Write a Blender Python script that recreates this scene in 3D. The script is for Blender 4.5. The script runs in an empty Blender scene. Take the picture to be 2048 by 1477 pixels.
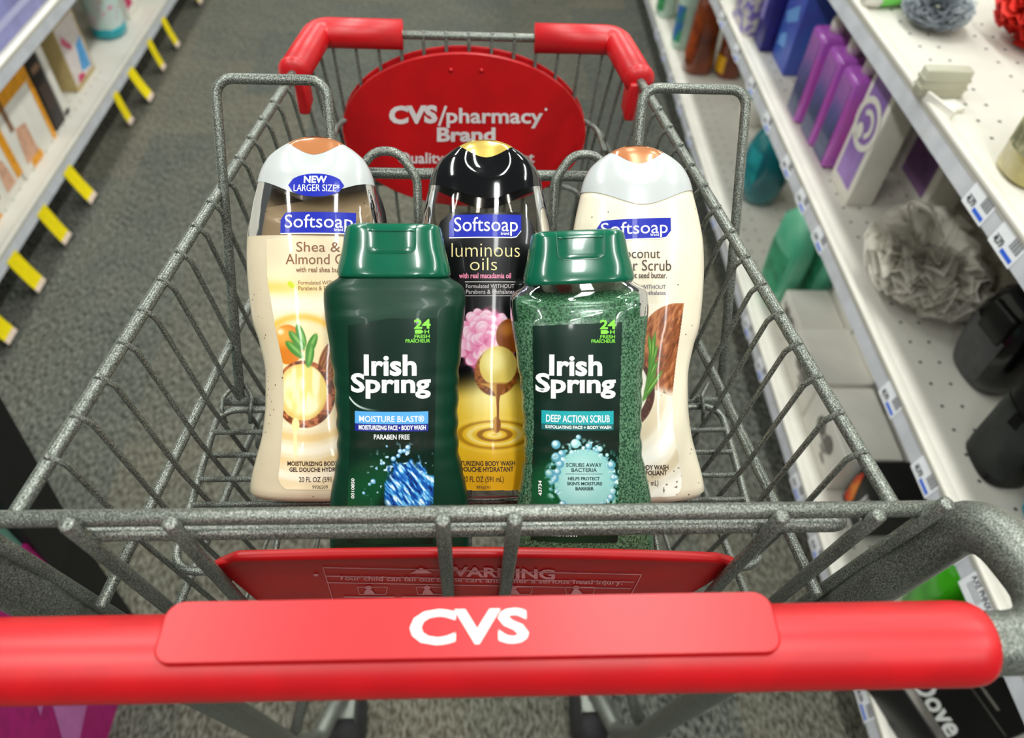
import bpy, math, random
import numpy as np
from mathutils import Vector, Matrix

random.seed(7)
SC = bpy.context.scene
COL = SC.collection

# ------------------------------------------------------------------ camera, light, exposure
FPX, IW, IH = 1480.0, 2048, 1477
PITCH, PAN = math.radians(49.6), math.atan(86 / 1480.0)
CAM = np.array([0.0, 0.0, 1.30])
_R0, _F0 = np.array([1.0, 0, 0]), np.array([0, math.cos(PITCH), -math.sin(PITCH)])
CU = np.array([0, math.sin(PITCH), math.cos(PITCH)])
CF = _F0 * math.cos(PAN) + _R0 * math.sin(PAN)
CR = _R0 * math.cos(PAN) - _F0 * math.sin(PAN)
cd = bpy.data.cameras.new('camera')
cam = bpy.data.objects.new('camera', cd)
COL.objects.link(cam)
cd.sensor_fit, cd.sensor_width, cd.lens = 'HORIZONTAL', 36.0, 36.0 * FPX / IW
cd.clip_start, cd.clip_end = 0.01, 60
cam.matrix_world = Matrix(((CR[0], CU[0], -CF[0], CAM[0]), (CR[1], CU[1], -CF[1], CAM[1]),
                           (CR[2], CU[2], -CF[2], CAM[2]), (0, 0, 0, 1)))
cd.dof.use_dof, cd.dof.focus_distance, cd.dof.aperture_fstop = True, 0.445, 6.8
SC.camera = cam
SC.view_settings.view_transform = 'Standard'
SC.view_settings.look = 'None'
SC.view_settings.gamma = 1.0
SC.view_settings.use_curve_mapping = False
SC.view_settings.exposure = -0.25

W = bpy.data.worlds.new('world')
SC.world = W
W.use_nodes = True
W.node_tree.nodes['Background'].inputs[0].default_value = (0.93, 1.0, 0.96, 1)
W.node_tree.nodes['Background'].inputs[1].default_value = 0.13

def strip_light(x, y, z, sx, sy, power):          # the ceiling's fluorescent fixtures
    l = bpy.data.lights.new('ceiling_lamp', 'AREA')
    l.shape, l.size, l.size_y, l.energy, l.color = 'RECTANGLE', sx, sy, power, (0.97, 1.0, 0.965)
    o = bpy.data.objects.new('ceiling_lamp', l)
    COL.objects.link(o)
    o.location = (x, y, z)
for lx in (-1.3, 0.35, 2.0):
    for ly in (-2.4, -0.6, 1.2, 3.0, 4.8):
        strip_light(lx, ly, 3.0, 0.14, 1.2, 31)

def at(x, y, z=None, Y=None, X=None, d=None):     # a point of the photograph on a measured plane
    r = CF + CR * (x - IW / 2) / FPX - CU * (y - IH / 2) / FPX
    if z is not None: t = (z - CAM[2]) / r[2]
    elif Y is not None: t = Y / r[1]
    elif X is not None: t = X / r[0]
    else: t = d
    return CAM + t * r

# ------------------------------------------------------------------ materials
def lin(c):
    return tuple((v / 255 / 12.92) if v / 255 <= 0.04045 else ((v / 255 + 0.055) / 1.055) ** 2.4 for v in c)
MATS = {}
def pm(name, rgb, rough=0.5, metal=0.0, var=0.0, scale=60.0, coat=0.0, trans=0.0, sss=0.0, rgb2=None, bump=0.0, stretch=None, lo=0.4, hi=0.6, spec=0.5, alpha=1.0):
    """principled material; an object-space noise mixes rgb towards rgb2"""
    if name in MATS: return MATS[name]
    m = bpy.data.materials.new(name)
    m.use_nodes = True
    nt = m.node_tree
    b = nt.nodes['Principled BSDF']
    b.inputs['Base Color'].default_value = (*lin(rgb), 1)
    b.inputs['Roughness'].default_value = rough
    b.inputs['Metallic'].default_value = metal
    b.inputs['Coat Weight'].default_value = coat
    b.inputs['Coat Roughness'].default_value = 0.06
    b.inputs['Transmission Weight'].default_value = trans
    b.inputs['Specular IOR Level'].default_value = spec
    b.inputs['Alpha'].default_value = alpha
    if sss:
        b.inputs['Subsurface Weight'].default_value = sss
        b.inputs['Subsurface Radius'].default_value = (0.01, 0.008, 0.006)
        b.inputs['Subsurface Scale'].default_value = 0.5
    if rgb2 is None and var: rgb2 = tuple(max(0, v * (1 - var)) for v in rgb)
    if rgb2 is not None or bump:
        tc = nt.nodes.new('ShaderNodeTexCoord')
        n = nt.nodes.new('ShaderNodeTexNoise')
        n.inputs['Scale'].default_value = scale
        n.inputs['Detail'].default_value = 3
        src = tc.outputs['Object']
        if stretch:
            mp = nt.nodes.new('ShaderNodeMapping')
            mp.inputs['Scale'].default_value = stretch
            nt.links.new(src, mp.inputs[0]); src = mp.outputs[0]
        nt.links.new(src, n.inputs['Vector'])
        if rgb2 is not None:
            r = nt.nodes.new('ShaderNodeValToRGB')
            r.color_ramp.elements[0].position, r.color_ramp.elements[1].position = lo, hi
            r.color_ramp.elements[0].color, r.color_ramp.elements[1].color = (*lin(rgb2), 1), (*lin(rgb), 1)
            nt.links.new(n.outputs[0], r.inputs[0])
            nt.links.new(r.outputs[0], b.inputs['Base Color'])
        if bump:
            bp = nt.nodes.new('ShaderNodeBump')
            bp.inputs['Strength'].default_value = bump
            bp.inputs['Distance'].default_value = 0.001
            nt.links.new(n.outputs[0], bp.inputs['Height'])
            nt.links.new(bp.outputs[0], b.inputs['Normal'])
    MATS[name] = m
    return m

def film(name, tint, ior=1.45, rough=0.04):
    """thin clear plastic: see-through, with a glossy reflection that grows at grazing angles"""
    if name in MATS: return MATS[name]
    m = bpy.data.materials.new(name)
    m.use_nodes = True
    nt = m.node_tree
    nt.nodes.remove(nt.nodes['Principled BSDF'])
    out = nt.nodes['Material Output']
    t = nt.nodes.new('ShaderNodeBsdfTransparent'); t.inputs[0].default_value = (*lin(tint), 1)
    g = nt.nodes.new('ShaderNodeBsdfGlossy'); g.inputs['Roughness'].default_value = rough
    fr = nt.nodes.new('ShaderNodeFresnel'); fr.inputs[0].default_value = ior
    mx = nt.nodes.new('ShaderNodeMixShader')
    nt.links.new(fr.outputs[0], mx.inputs[0]); nt.links.new(t.outputs[0], mx.inputs[1]); nt.links.new(g.outputs[0], mx.inputs[2])
    nt.links.new(mx.outputs[0], out.inputs[0])
    MATS[name] = m
    return m

def printed(name, rough=0.3, coat=0.3):
    """printed film whose artwork is the mesh's own colour attribute"""
    if name in MATS: return MATS[name]
    m = pm(name, (255, 255, 255), rough, coat=coat, spec=0.25)
    a = m.node_tree.nodes.new('ShaderNodeAttribute'); a.attribute_name = 'art'
    m.node_tree.links.new(a.outputs['Color'], m.node_tree.nodes['Principled BSDF'].inputs['Base Color'])
    return m

def flecked():
    """hammered silver powder coat of the cart's wire and tubes"""
    m = pm('flecked_metal', (150, 151, 146), 0.38, 0.55)
    nt = m.node_tree
    b = nt.nodes['Principled BSDF']
    tc = nt.nodes.new('ShaderNodeTexCoord')
    n = nt.nodes.new('ShaderNodeTexNoise'); n.inputs['Scale'].default_value = 1500; n.inputs['Detail'].default_value = 1.5; n.inputs['Roughness'].default_value = 0.6
    r = nt.nodes.new('ShaderNodeValToRGB')
    e = r.color_ramp.elements
    e[0].position, e[0].color = 0.34, (*lin((66, 70, 63)), 1)
    e[1].position, e[1].color = 0.62, (*lin((158, 161, 152)), 1)
    k = e.new(0.5); k.color = (*lin((104, 108, 100)), 1)
    bp = nt.nodes.new('ShaderNodeBump'); bp.inputs['Strength'].default_value = 0.2; bp.inputs['Distance'].default_value = 0.0004
    nt.links.new(tc.outputs['Object'], n.inputs['Vector']); nt.links.new(n.outputs[0], r.inputs[0])
    nt.links.new(r.outputs[0], b.inputs['Base Color']); nt.links.new(n.outputs[0], bp.inputs['Height']); nt.links.new(bp.outputs[0], b.inputs['Normal'])
    return m
METAL = flecked()
RED = pm('red_plastic', (196, 5, 18), 0.4, var=0.06, scale=35, bump=0.05, spec=0.65)
RED_D = pm('red_sign_plastic', (178, 0, 8), 0.38, var=0.04, scale=40)
WHITE_INK = pm('white_ink', (240, 238, 234), 0.5, var=0.03)
GREY_INK = pm('pale_grey_ink', (205, 196, 196), 0.6, var=0.04)
PINK_INK = pm('worn_pink_ink', (226, 140, 142), 0.6, var=0.1)

# ------------------------------------------------------------------ mesh building
class MB:
    def __init__(s): s.v, s.f, s.m, s.sm = [], [], [], []
    def add(s, vs, fs, mi=0, smooth=True):
        o = len(s.v); s.v += [tuple(map(float, p)) for p in vs]
        for f in fs: s.f.append(tuple(i + o for i in f)); s.m.append(mi); s.sm.append(smooth)
    def box(s, c, d, mi=0, rot=0.0, bev=0.0):
        x, y, z = (k / 2 for k in d)
        if bev <= 0:
            p = [(i * x, j * y, k * z) for k in (-1, 1) for j in (-1, 1) for i in (-1, 1)]
            f = [(0, 2, 3, 1), (4, 5, 7, 6), (0, 1, 5, 4), (2, 6, 7, 3), (0, 4, 6, 2), (1, 3, 7, 5)]
            vs = p
        else:
            b = min(bev, x * .49, y * .49, z * .49)
            vs, f = [], []
            prof = [(-z, b), (-z + b * .3, b * .3), (-z + b, 0), (z - b, 0), (z - b * .3, b * .3), (z, b)]
            for zz, ins in prof:
                X, Y_ = x - ins, y - ins; q = b
                for cx, cy, a0 in ((1, 1, 0), (-1, 1, 90), (-1, -1, 180), (1, -1, 270)):
                    for a in (0, 30, 60, 90):
                        t = math.radians(a0 + a)
                        vs.append((cx * (X - q) + q * math.cos(t), cy * (Y_ - q) + q * math.sin(t), zz))
            n = 16
            for k in range(len(prof) - 1):
                for i in range(n): f.append((k * n + i, k * n + (i + 1) % n, (k + 1) * n + (i + 1) % n, (k + 1) * n + i))
            f.append(tuple(range(n - 1, -1, -1))); f.append(tuple(range((len(prof) - 1) * n, len(prof) * n)))
        ca, sa = math.cos(rot), math.sin(rot)
        s.add([(c[0] + px * ca - py * sa, c[1] + px * sa + py * ca, c[2] + pz) for px, py, pz in vs], f, mi, bev > 0)
    def tube(s, pts, r, seg=10, fil=0.0, closed=False, mi=0, n=6, dome=True):
        P = [np.array(p, float) for p in pts]
        if fil:
            Q = []
            for i, p in enumerate(P):
                if not closed and i in (0, len(P) - 1): Q.append(p); continue
                a, b = P[i - 1] - p, P[(i + 1) % len(P)] - p
                la, lb = np.linalg.norm(a), np.linalg.norm(b); a, b = a / la, b / lb
                ang = math.acos(max(-1, min(1, float(a @ b))))
                if ang > 3.05: Q.append(p); continue
                d = min(fil / math.tan(ang / 2), la * .49, lb * .49); rr = d * math.tan(ang / 2)
                bis = (a + b) / np.linalg.norm(a + b); c = p + bis * (rr / math.sin(ang / 2))
                u, w = p + a * d - c, p + b * d - c; om = math.acos(max(-1, min(1, float(u @ w) / (rr * rr))))
                for k in range(n + 1):
                    t = k / n
                    Q.append(c + (math.sin((1 - t) * om) * u + math.sin(t * om) * w) / math.sin(om))
            P = Q
        N = len(P); T = []
        for i in range(N):
            if closed: t = P[(i + 1) % N] - P[i - 1]
            else: t = P[min(i + 1, N - 1)] - P[max(i - 1, 0)]
            T.append(t / np.linalg.norm(t))
        up = np.array([0, 0, 1.0]) if abs(T[0][2]) < .9 else np.array([1.0, 0, 0])
        nrm = up - T[0] * (up @ T[0]); nrm /= np.linalg.norm(nrm)
        rings = []
        def ring(c, t, nr, rad): b = np.cross(t, nr); return [c + rad * (math.cos(2 * math.pi * k / seg) * nr + math.sin(2 * math.pi * k / seg) * b) for k in range(seg)]
        rad = r if hasattr(r, '__len__') else [r] * N
        for i in range(N):
            nrm = nrm - T[i] * (nrm @ T[i]); nrm /= np.linalg.norm(nrm)
            if i == 0 and not closed and dome: rings.append(ring(P[0] - T[0] * rad[0] * .3, T[0], nrm, rad[0] * .72))
            rings.append(ring(P[i], T[i], nrm, rad[i]))
            if i == N - 1 and not closed and dome: rings.append(ring(P[i] + T[i] * rad[i] * .3, T[i], nrm, rad[i] * .72))
        vs = [p for q in rings for p in q]; fs = []; K = len(rings)
        for k in range(K if closed else K - 1):
            k2 = (k + 1) % K
            for i in range(seg): fs.append((k * seg + i, k * seg + (i + 1) % seg, k2 * seg + (i + 1) % seg, k2 * seg + i))
        if not closed: fs += [tuple(range(seg - 1, -1, -1)), tuple(range((K - 1) * seg, K * seg))]
        s.add(vs, fs, mi)
    def loft(s, rings, mi=0, cap0=True, cap1=True, smooth=True):
        n = len(rings[0]); vs = [p for q in rings for p in q]; fs = []
        for k in range(len(rings) - 1):
            for i in range(n): fs.append((k * n + i, k * n + (i + 1) % n, (k + 1) * n + (i + 1) % n, (k + 1) * n + i))
        if cap0: fs.append(tuple(range(n - 1, -1, -1)))
        if cap1: fs.append(tuple(range((len(rings) - 1) * n, len(rings) * n)))
        s.add(vs, fs, mi, smooth)
    def lathe(s, prof, c=(0, 0, 0), seg=28, mi=0, sx=1.0, sy=1.0, ex=2.0):
        rings = []
        for r, z in prof:
            ring = []
            for k in range(seg):
                a = 2 * math.pi * k / seg; ca, sa = math.cos(a), math.sin(a)
                ring.append((c[0] + sx * r * math.copysign(abs(ca) ** (2 / ex), ca), c[1] + sy * r * math.copysign(abs(sa) ** (2 / ex), sa), c[2] + z))
            rings.append(ring)
        s.loft(rings, mi)
    def slab(s, outline, th, mi=0, xf=None, bev=0.0):
        """outline in the local xz plane, thickness towards +y; xf maps local points to space"""
        n = len(outline); cx = sum(p[0] for p in outline) / n; cz = sum(p[1] for p in outline) / n
        def ins(b): return [(cx + (p[0] - cx) * (1 - b / max(1e-6, math.hypot(p[0] - cx, p[1] - cz))), cz + (p[1] - cz) * (1 - b / max(1e-6, math.hypot(p[0] - cx, p[1] - cz)))) for p in outline]
        lv = [(0, ins(bev)), (bev, outline), (th - bev, outline), (th, ins(bev))] if bev else [(0, outline), (th, outline)]
        rings = [[(p[0], y, p[1]) for p in o] for y, o in lv]
        if xf: rings = [[xf(q) for q in r] for r in rings]
        s.loft(rings, mi, smooth=False)
    def build(s, name, mats, parent=None, loc=None):
        me = bpy.data.meshes.new(name)
        me.from_pydata(s.v, [], s.f)
        for m in (mats if isinstance(mats, (list, tuple)) else [mats]): me.materials.append(m)
        me.polygons.foreach_set('material_index', s.m)
        me.polygons.foreach_set('use_smooth', s.sm)
        me.update()
        o = bpy.data.objects.new(name, me)
        COL.objects.link(o)
        if parent is not None: o.parent = parent
        if loc is not None: o.location = loc
        return o

def tag(o, label, cat, group=None, kind=None):
    if label: o['label'] = label
    if cat: o['category'] = cat
    if group: o['group'] = group
    if kind: o['kind'] = kind
    return o
def empty(name, loc=(0, 0, 0), label=None, cat=None, group=None, rz=0.0):
    o = bpy.data.objects.new(name, None); COL.objects.link(o)
    o.empty_display_size = 0.05
    o.location = loc; o.rotation_euler.z = rz
    return tag(o, label, cat, group)
def copy_tree(o, parent=None):
    c = o.copy(); COL.objects.link(c)
    if parent is not None: c.parent = parent
    for ch in list(o.children): copy_tree(ch, c)
    return c

# ------------------------------------------------------------------ lettering
_T = {}
def glyphs(txt, bold=0.0):
    k = (txt, bold)
    if k not in _T:
        cu = bpy.data.curves.new('lettering', 'FONT')
        cu.body, cu.offset, cu.resolution_u = txt, bold, 3
        o = bpy.data.objects.new('lettering', cu); COL.objects.link(o)
        me = o.to_mesh()
        v = np.array([p.co[:2] for p in me.vertices]) if len(me.vertices) else np.zeros((1, 2))
        f = [tuple(p.vertices) for p in me.polygons]
        o.to_mesh_clear(); bpy.data.objects.remove(o); bpy.data.curves.remove(cu)
        _T[k] = (v, f)
    return _T[k]
def text(mb, txt, x0, x1, y0, y1, put, mi=0, bold=0.0, slant=0.0):
    """letters fitted to the box x0..x1 (left..right), y0..y1 (top..bottom of the ink); put maps (x, y) to a point"""
    v, f = glyphs(txt, bold)
    a, b = v.min(0), v.max(0); n = (v - a) / np.maximum(b - a, 1e-9)
    mb.add([put(x0 + p[0] * (x1 - x0), y1 - p[1] * (y1 - y0) - slant * p[0]) for p in n], f, mi, False)
def stroke(mb, x0, y0, x1, y1, w, put, mi=0):
    dx, dy = x1 - x0, y1 - y0; l = math.hypot(dx, dy) or 1; nx, ny = -dy / l * w / 2, dx / l * w / 2
    K = max(1, int(l / 12)); vs = []
    for k in range(K + 1):
        t = k / K; vs += [put(x0 + dx * t + nx, y0 + dy * t + ny), put(x0 + dx * t - nx, y0 + dy * t - ny)]
    mb.add(vs, [(2 * k, 2 * k + 1, 2 * k + 3, 2 * k + 2) for k in range(K)], mi, False)
def blob(mb, pts, put, mi=0):
    mb.add([put(*p) for p in pts], [tuple(range(len(pts)))], mi, False)
def oval(cx, cy, rx, ry, n=40, a=0.0):
    ca, sa = math.cos(a), math.sin(a)
    return [(cx + rx * math.cos(t) * ca - ry * math.sin(t) * sa, cy + rx * math.cos(t) * sa + ry * math.sin(t) * ca) for t in [2 * math.pi * k / n for k in range(n)]]

# ------------------------------------------------------------------ floor
def carpet():
    m = pm('carpet', (70, 72, 66), 0.95, spec=0.1)
    nt = m.node_tree; b = nt.nodes['Principled BSDF']
    tc = nt.nodes.new('ShaderNodeTexCoord')
    def ramp(src, stops):
        r = nt.nodes.new('ShaderNodeValToRGB'); e = r.color_ramp.elements
        e[0].position, e[0].color = stops[0][0], (*lin(stops[0][1]), 1); e[1].position, e[1].color = stops[-1][0], (*lin(stops[-1][1]), 1)
        for p_, c_ in stops[1:-1]: e.new(p_).color = (*lin(c_), 1)
        nt.links.new(src, r.inputs[0]); return r.outputs[0]
    def noise(sc, stretch=(1, 1, 1), det=4, rot=0.0):
        mp = nt.nodes.new('ShaderNodeMapping'); mp.inputs['Scale'].default_value = stretch; mp.inputs['Rotation'].default_value = (0, 0, rot)
        n = nt.nodes.new('ShaderNodeTexNoise'); n.inputs['Scale'].default_value = sc; n.inputs['Detail'].default_value = det
        nt.links.new(tc.outputs['Object'], mp.inputs[0]); nt.links.new(mp.outputs[0], n.inputs['Vector']); return n.outputs[0]
    br = nt.nodes.new('ShaderNodeTexBrick')
    br.inputs['Scale'].default_value = 1.0; br.inputs['Brick Width'].default_value = 0.46; br.inputs['Row Height'].default_value = 0.23
    br.inputs['Mortar Size'].default_value = 0.0; br.inputs['Bias'].default_value = 0.0
    br.inputs['Color1'].default_value = (0, 0, 0, 1); br.inputs['Color2'].default_value = (1, 1, 1, 1)
    mp = nt.nodes.new('ShaderNodeMapping'); mp.inputs['Rotation'].default_value = (0, 0, math.pi / 2 - 0.02)
    nt.links.new(tc.outputs['Object'], mp.inputs[0]); nt.links.new(mp.outputs[0], br.inputs[0])
    tile = ramp(br.outputs['Color'], [(0, (34, 45, 45)), (0.3, (57, 61, 56)), (0.6, (86, 78, 61)), (1, (42, 49, 48))])
    blot = ramp(noise(7, (1, 1, 1), 5), [(0.35, (36, 41, 38)), (0.65, (88, 85, 72))])
    fib = ramp(noise(190, (1, .4, 1), 3, 0.3), [(0.36, (8, 10, 8)), (0.64, (150, 150, 138))])
    def mix(a, c, fac, mode='MIX'):
        x = nt.nodes.new('ShaderNodeMix'); x.data_type = 'RGBA'; x.blend_type = mode; x.inputs[0].default_value = fac
        nt.links.new(a, x.inputs[6]); nt.links.new(c, x.inputs[7]); return x.outputs[2]
    c = mix(mix(tile, blot, 0.30), fib, 0.40)
    nt.links.new(c, b.inputs['Base Color'])
    bp = nt.nodes.new('ShaderNodeBump'); bp.inputs['Strength'].default_value = 0.5; bp.inputs['Distance'].default_value = 0.002
    nt.links.new(noise(420, (1, .35, 1), 2, 0.3), bp.inputs['Height']); nt.links.new(bp.outputs[0], b.inputs['Normal'])
    return m
mb = MB()
mb.add([(-2.2, -1.2, 0), (2.2, -1.2, 0), (2.2, 5.6, 0), (-2.2, 5.6, 0)], [(0, 1, 2, 3)], 0, False)
fl = mb.build('floor', carpet()); tag(fl, 'dark grey patterned carpet floor of the store aisle', 'floor', kind='structure')

# ------------------------------------------------------------------ shopping cart
cart = empty('shopping_cart', (0.0, 0.33, 0.0), 'grey wire shopping cart with red handle, holding the five upright body wash bottles', 'shopping cart')
def cpart(mb_, name, mats, parent=None, label=None):
    o = mb_.build(name, mats, cart if parent is None else parent)
    o.location = (0, -0.33, 0) if parent is None else (0, 0, 0)
    if label: o['label'] = label
    return o
ZR = 0.993
def upY(z): return 0.158 + 0.128 * (1.0 - z)      # the leaning plane of the two rear uprights
# rear frame tube: handle ends, bends forward, then runs down to the base
mb = MB()
for s in (-1, 1):
    hx = s * .248; hp = lambda x: (x, .1047 - .018 * x, 1.0034 + .041 * x)
    mb.tube([hp(s * .165), hp(hx), (s * .238, upY(1.0) + .006, 1.004), (s * .226, upY(.93), .93), (s * .222, upY(.30), .30), (s * .215, .285, .15), (s * .19, .36, .13)], .0125, 20, fil=.026)
cpart(mb, 'frame_tube', METAL)
mb = MB()
for s in (-1, 1):
    mb.tube([(s * .19, .34, .13), (s * .12, .66, .12), (0, .66, .12)], .009, 12, fil=.03)
    mb.tube([(s * .215, .262, .30), (s * .17, .38, .42), (s * .12, .60, .66)], .007, 10, fil=.05)
cpart(mb, 'base_frame', METAL)
RUB = pm('dark_rubber', (38, 38, 38), 0.7, var=0.2)
for x, y in ((-.19, .34), (.19, .34), (-.12, .64), (.12, .64)):
    mb = MB(); mb.tube([(x - .012, y, .052), (x + .012, y, .052)], .05, 24, dome=True)
    wh = cpart(mb, 'caster_wheel', RUB)
    mb = MB()
    for s in (-1, 1): mb.box((x + s * .018, y, .085), (.003, .03, .09))
    mb.box((x, y, .125), (.04, .035, .006))
    cpart(mb, 'caster_fork', METAL, wh)
# red grip sleeve with the brand plate
mb = MB()
HL, HR_ = np.array((-.2125, .1085, .995)), np.array((.2035, .1010, 1.012))
ax = (HR_ - HL); N = 24; pts = [HL + ax * k / N for k in range(N + 1)]
rr = [.0165] * (N + 1)
pts = [HL, HL + ax * .006, HL + ax * .02] + pts[1:-1] + [HR_ - ax * .02, HR_ - ax * .006, HR_]
rr = [.0145, .0158, .0165] + [.0165] * (N - 1) + [.0165, .0158, .0145]
mb.tube(pts, rr, 32, dome=False)
sl = cpart(mb, 'handle_grip', RED, label='glossy red plastic grip around the handle bar')
ux = ax / np.linalg.norm(ax); un = np.array((0, .03, 1.0)); un = un - ux * (un @ ux); un /= np.linalg.norm(un); uy = np.cross(un, ux)
# plate centre sits on top of the grip
pc = HL + ax * ((0.001 + .2125) / .416) + uy * .0030
def plate_pt(q): # local: x along the bar, y depth below the face, z across the bar
    return tuple(pc + un * (.0182 - q[1]) + ux * q[0] + uy * q[2])
def rrect(w, h, r, n=7):
    o = []
    for cx, cz, a0 in ((w - r, h - r, 0), (-w + r, h - r, 90), (-w + r, -h + r, 180), (w - r, -h + r, 270)):
        for k in range(n): t = math.radians(a0 + 90 * k / (n - 1)); o.append((cx + r * math.cos(t), cz + r * math.sin(t)))
    return o
mb = MB(); mb.slab(rrect(.1175, .0118, .0062), .0095, 0, plate_pt, .0009)
pl = cpart(mb, 'brand_plate', RED, sl)
mb = MB()
text(mb, 'CVS', -.0227, .0223, -.0068, .0070, lambda x, y: plate_pt((x, -.0002, -y)), 0, 0.03)
cpart(mb, 'brand_lettering', WHITE_INK, sl, 'white raised letters on the handle plate')

# basket: rim, side panels, front panel, floor
def side_x(y, z):                                 # half width of the basket
    w = .2035 + (y - .175) * (.1305 - .2035) / (.646 - .175)
    return w - (ZR - z) * .14
FY, BY = .646, .1735
def front_y(z): return FY - (ZR - z) * .20
rimL = lambda s: [(s * side_x(BY - .004, ZR), BY - .004, ZR), (s * .1305, FY, ZR)]
mb = MB()
mb.tube([(-.2045, BY + .002, ZR), (-.1305, FY, ZR), (.1305, FY, ZR), (.2045, BY + .002, ZR)], .0037, 12, fil=.02)
cpart(mb, 'basket_rim', METAL)
ZB = .77
for s in (-1, 1):
    mb = MB()
    y = .203
    while y < .64:
        mb.tube([(s * (side_x(y, ZR) + .0005), y, ZR + .0052), (s * (side_x(y, ZR) + .001 - .006), y + .0015, ZR - .005), (s * (side_x(y, .9)), y + .004, .9), (s * side_x(y, ZB), min(y + .012, front_y(ZB)), ZB)], .0017, 8, fil=.01)
        y += .0248
    cpart(mb, 'side_wire_panel', METAL)
    mb = MB()
    mb.tube([(s * (side_x(upY(.905), .91) + .0035), upY(.9) - .004, .908), (s * (side_x(front_y(.91), .91) + .0035), front_y(.91), .910)], .0033, 10)
    mb.tube([(s * (side_x(upY(.84), .84) + .003), upY(.84) + .004, .84), (s * (side_x(front_y(.84), .84) + .003), front_y(.84), .84)], .0028, 10)
    cpart(mb, 'side_rail', METAL)
mb = MB()
x = -.12
while x < .121:
    mb.tube([(x, FY - .001, ZR + .004), (x, FY - .003, ZR - .006), (x * .86, front_y(ZB), ZB), (x * .86, front_y(ZB) - .012, ZB - .003)], .0016, 8, fil=.008)
    x += .02
for z in (.922, .855, .80):
    w = side_x(front_y(z), z) ; mb.tube([(-w, front_y(z) - .05, z), (-w + .004, front_y(z) + .003, z), (w - .004, front_y(z) + .003, z), (w, front_y(z) - .05, z)], .0024, 8, fil=.03)
cpart(mb, 'front_wire_panel', METAL)
mb = MB()
for k in range(9):
    t = k / 8 * 2 - 1; mb.tube([(t * side_x(.22, ZB), .215, ZB), (t * side_x(.60, ZB), front_y(ZB), ZB)], .0018, 8)
for y in (.22, .34, .47, .595): mb.tube([(-side_x(y, ZB), y, ZB - .003), (side_x(y, ZB), y, ZB - .003)], .0022, 8)
cpart(mb, 'basket_floor', METAL)
# rear gate: two cross bars and six stout wires
mb = MB()
mb.tube([(-.229, BY - .001, ZR), (.2285, BY - .001, ZR)], .0041, 14)
mb.tube([(-.181, BY + .012, .969), (-.181, BY, .977), (.186, BY, .977), (.186, BY + .012, .969)], .0040, 14, fil=.006)
for px in (125, 335, 885, 1030, 1560, 1750):
    p = at(px, 1040, Y=.1655)
    mb.tube([(p[0], .1655, 1.000), (p[0], .1655 + .125 * .16, .84)], .0037, 12)
for s in (-1, 1): mb.tube([(s * .2195, .1655, 1.010), (s * .2085, .1655 + .125 * .23, .77)], .0037, 12)
mb.tube([(-.2, .197, .80), (.2, .197, .80)], .004, 10)
cpart(mb, 'rear_gate', METAL)
# child seat: folding platform, back rest, red flap
SZ = .8735
mb = MB()
mb.tube([(-.177, .325, SZ), (-.179, .203, SZ), (.185, .200, SZ), (.185, .327, SZ)], .0027, 10, closed=True, fil=.014)
for y in (.305, .286, .267, .248, .229): mb.tube([(-.1785, y, SZ + .0008), (.1845, y, SZ + .0008)], .0020, 8)
for x in (-.12, -.06, 0, .06, .12): mb.tube([(x, .202, SZ - .003), (x, .325, SZ - .003)], .0020, 8)
cpart(mb, 'seat_platform', METAL)
def bp_(x, t, off=0.0):                           # a point of the reclined back rest, t from hinge to top
    y, z = .333 + t * .124, .8735 + t * .178
    return (x, y - off * .82, z + off * .57)
mb = MB()
for s in (-1, 1):
    c = 0.0115
    mb.tube([bp_(c + s * .175, 0), bp_(c + s * .1745, 1), bp_(c + s * .104, 1), bp_(c + s * .096, 0)], .0034, 12, fil=.011)
    mb.tube([bp_(c + s * .045, 0, .004), bp_(c + s * .046, .72, .004), bp_(c + s * .058, .80, .004), bp_(c + s * .074, .80, .004), bp_(c + s * .088, .72, .004), bp_(c + s * .09, 0, .004)], .0030, 12, fil=.014)
mb.tube([bp_(-.105, .735), bp_(.122, .735)], .0037, 12)
mb.tube([bp_(-.176, .0), bp_(.193, .0)], .0036, 12)
mb.tube([bp_(-.15, -.10), bp_(.17, -.10)], .0034, 12)
cpart(mb, 'seat_back', METAL)
for s in (-1, 1):
    mb = MB()
    for dx in (-.010, .010):
        cx = .0085 + s * .172 + dx
        mb.tube([bp_(cx - dx * .7, .055, -.003), bp_(cx, .02, .006), (cx, .322, SZ + .004), (cx - dx * .15, .318, SZ - .006)], .0016, 8, fil=.006)
    mb.tube([bp_(.0085 + s * .16, -.14), bp_(.0085 + s * .14, -.14)], .008, 12)
    cpart(mb, 'hinge_hook', METAL)
BLACK_STRAP = pm('black_webbing', (10, 10, 11), 0.55, var=0.2, scale=300)
for s in (-1, 1):
    mb = MB(); pts = []
    cx = .0085 + s * .119
    vs, fs = [], []
    K = 14
    for k in range(K + 1):
        a = math.radians(20 + 75 * k / K)
        for r in (.050, .0555): 
            for o in (.006, .010): vs.append(bp_(cx - s * math.cos(a - .35) * r * 1.0, .47 + math.sin(a) * r * 5.2, o))
    for k in range(K):
        b = 4 * k; fs += [(b, b + 2, b + 6, b + 4), (b + 1, b + 5, b + 7, b + 3), (b, b + 4, b + 5, b + 1), (b + 2, b + 3, b + 7, b + 6)]
    fs += [(0, 1, 3, 2), (4 * K, 4 * K + 2, 4 * K + 3, 4 * K + 1)]
    mb.add(vs, fs)
    cpart(mb, 'seat_strap', BLACK_STRAP, label='black strap behind the pale bottle cap')
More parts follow.
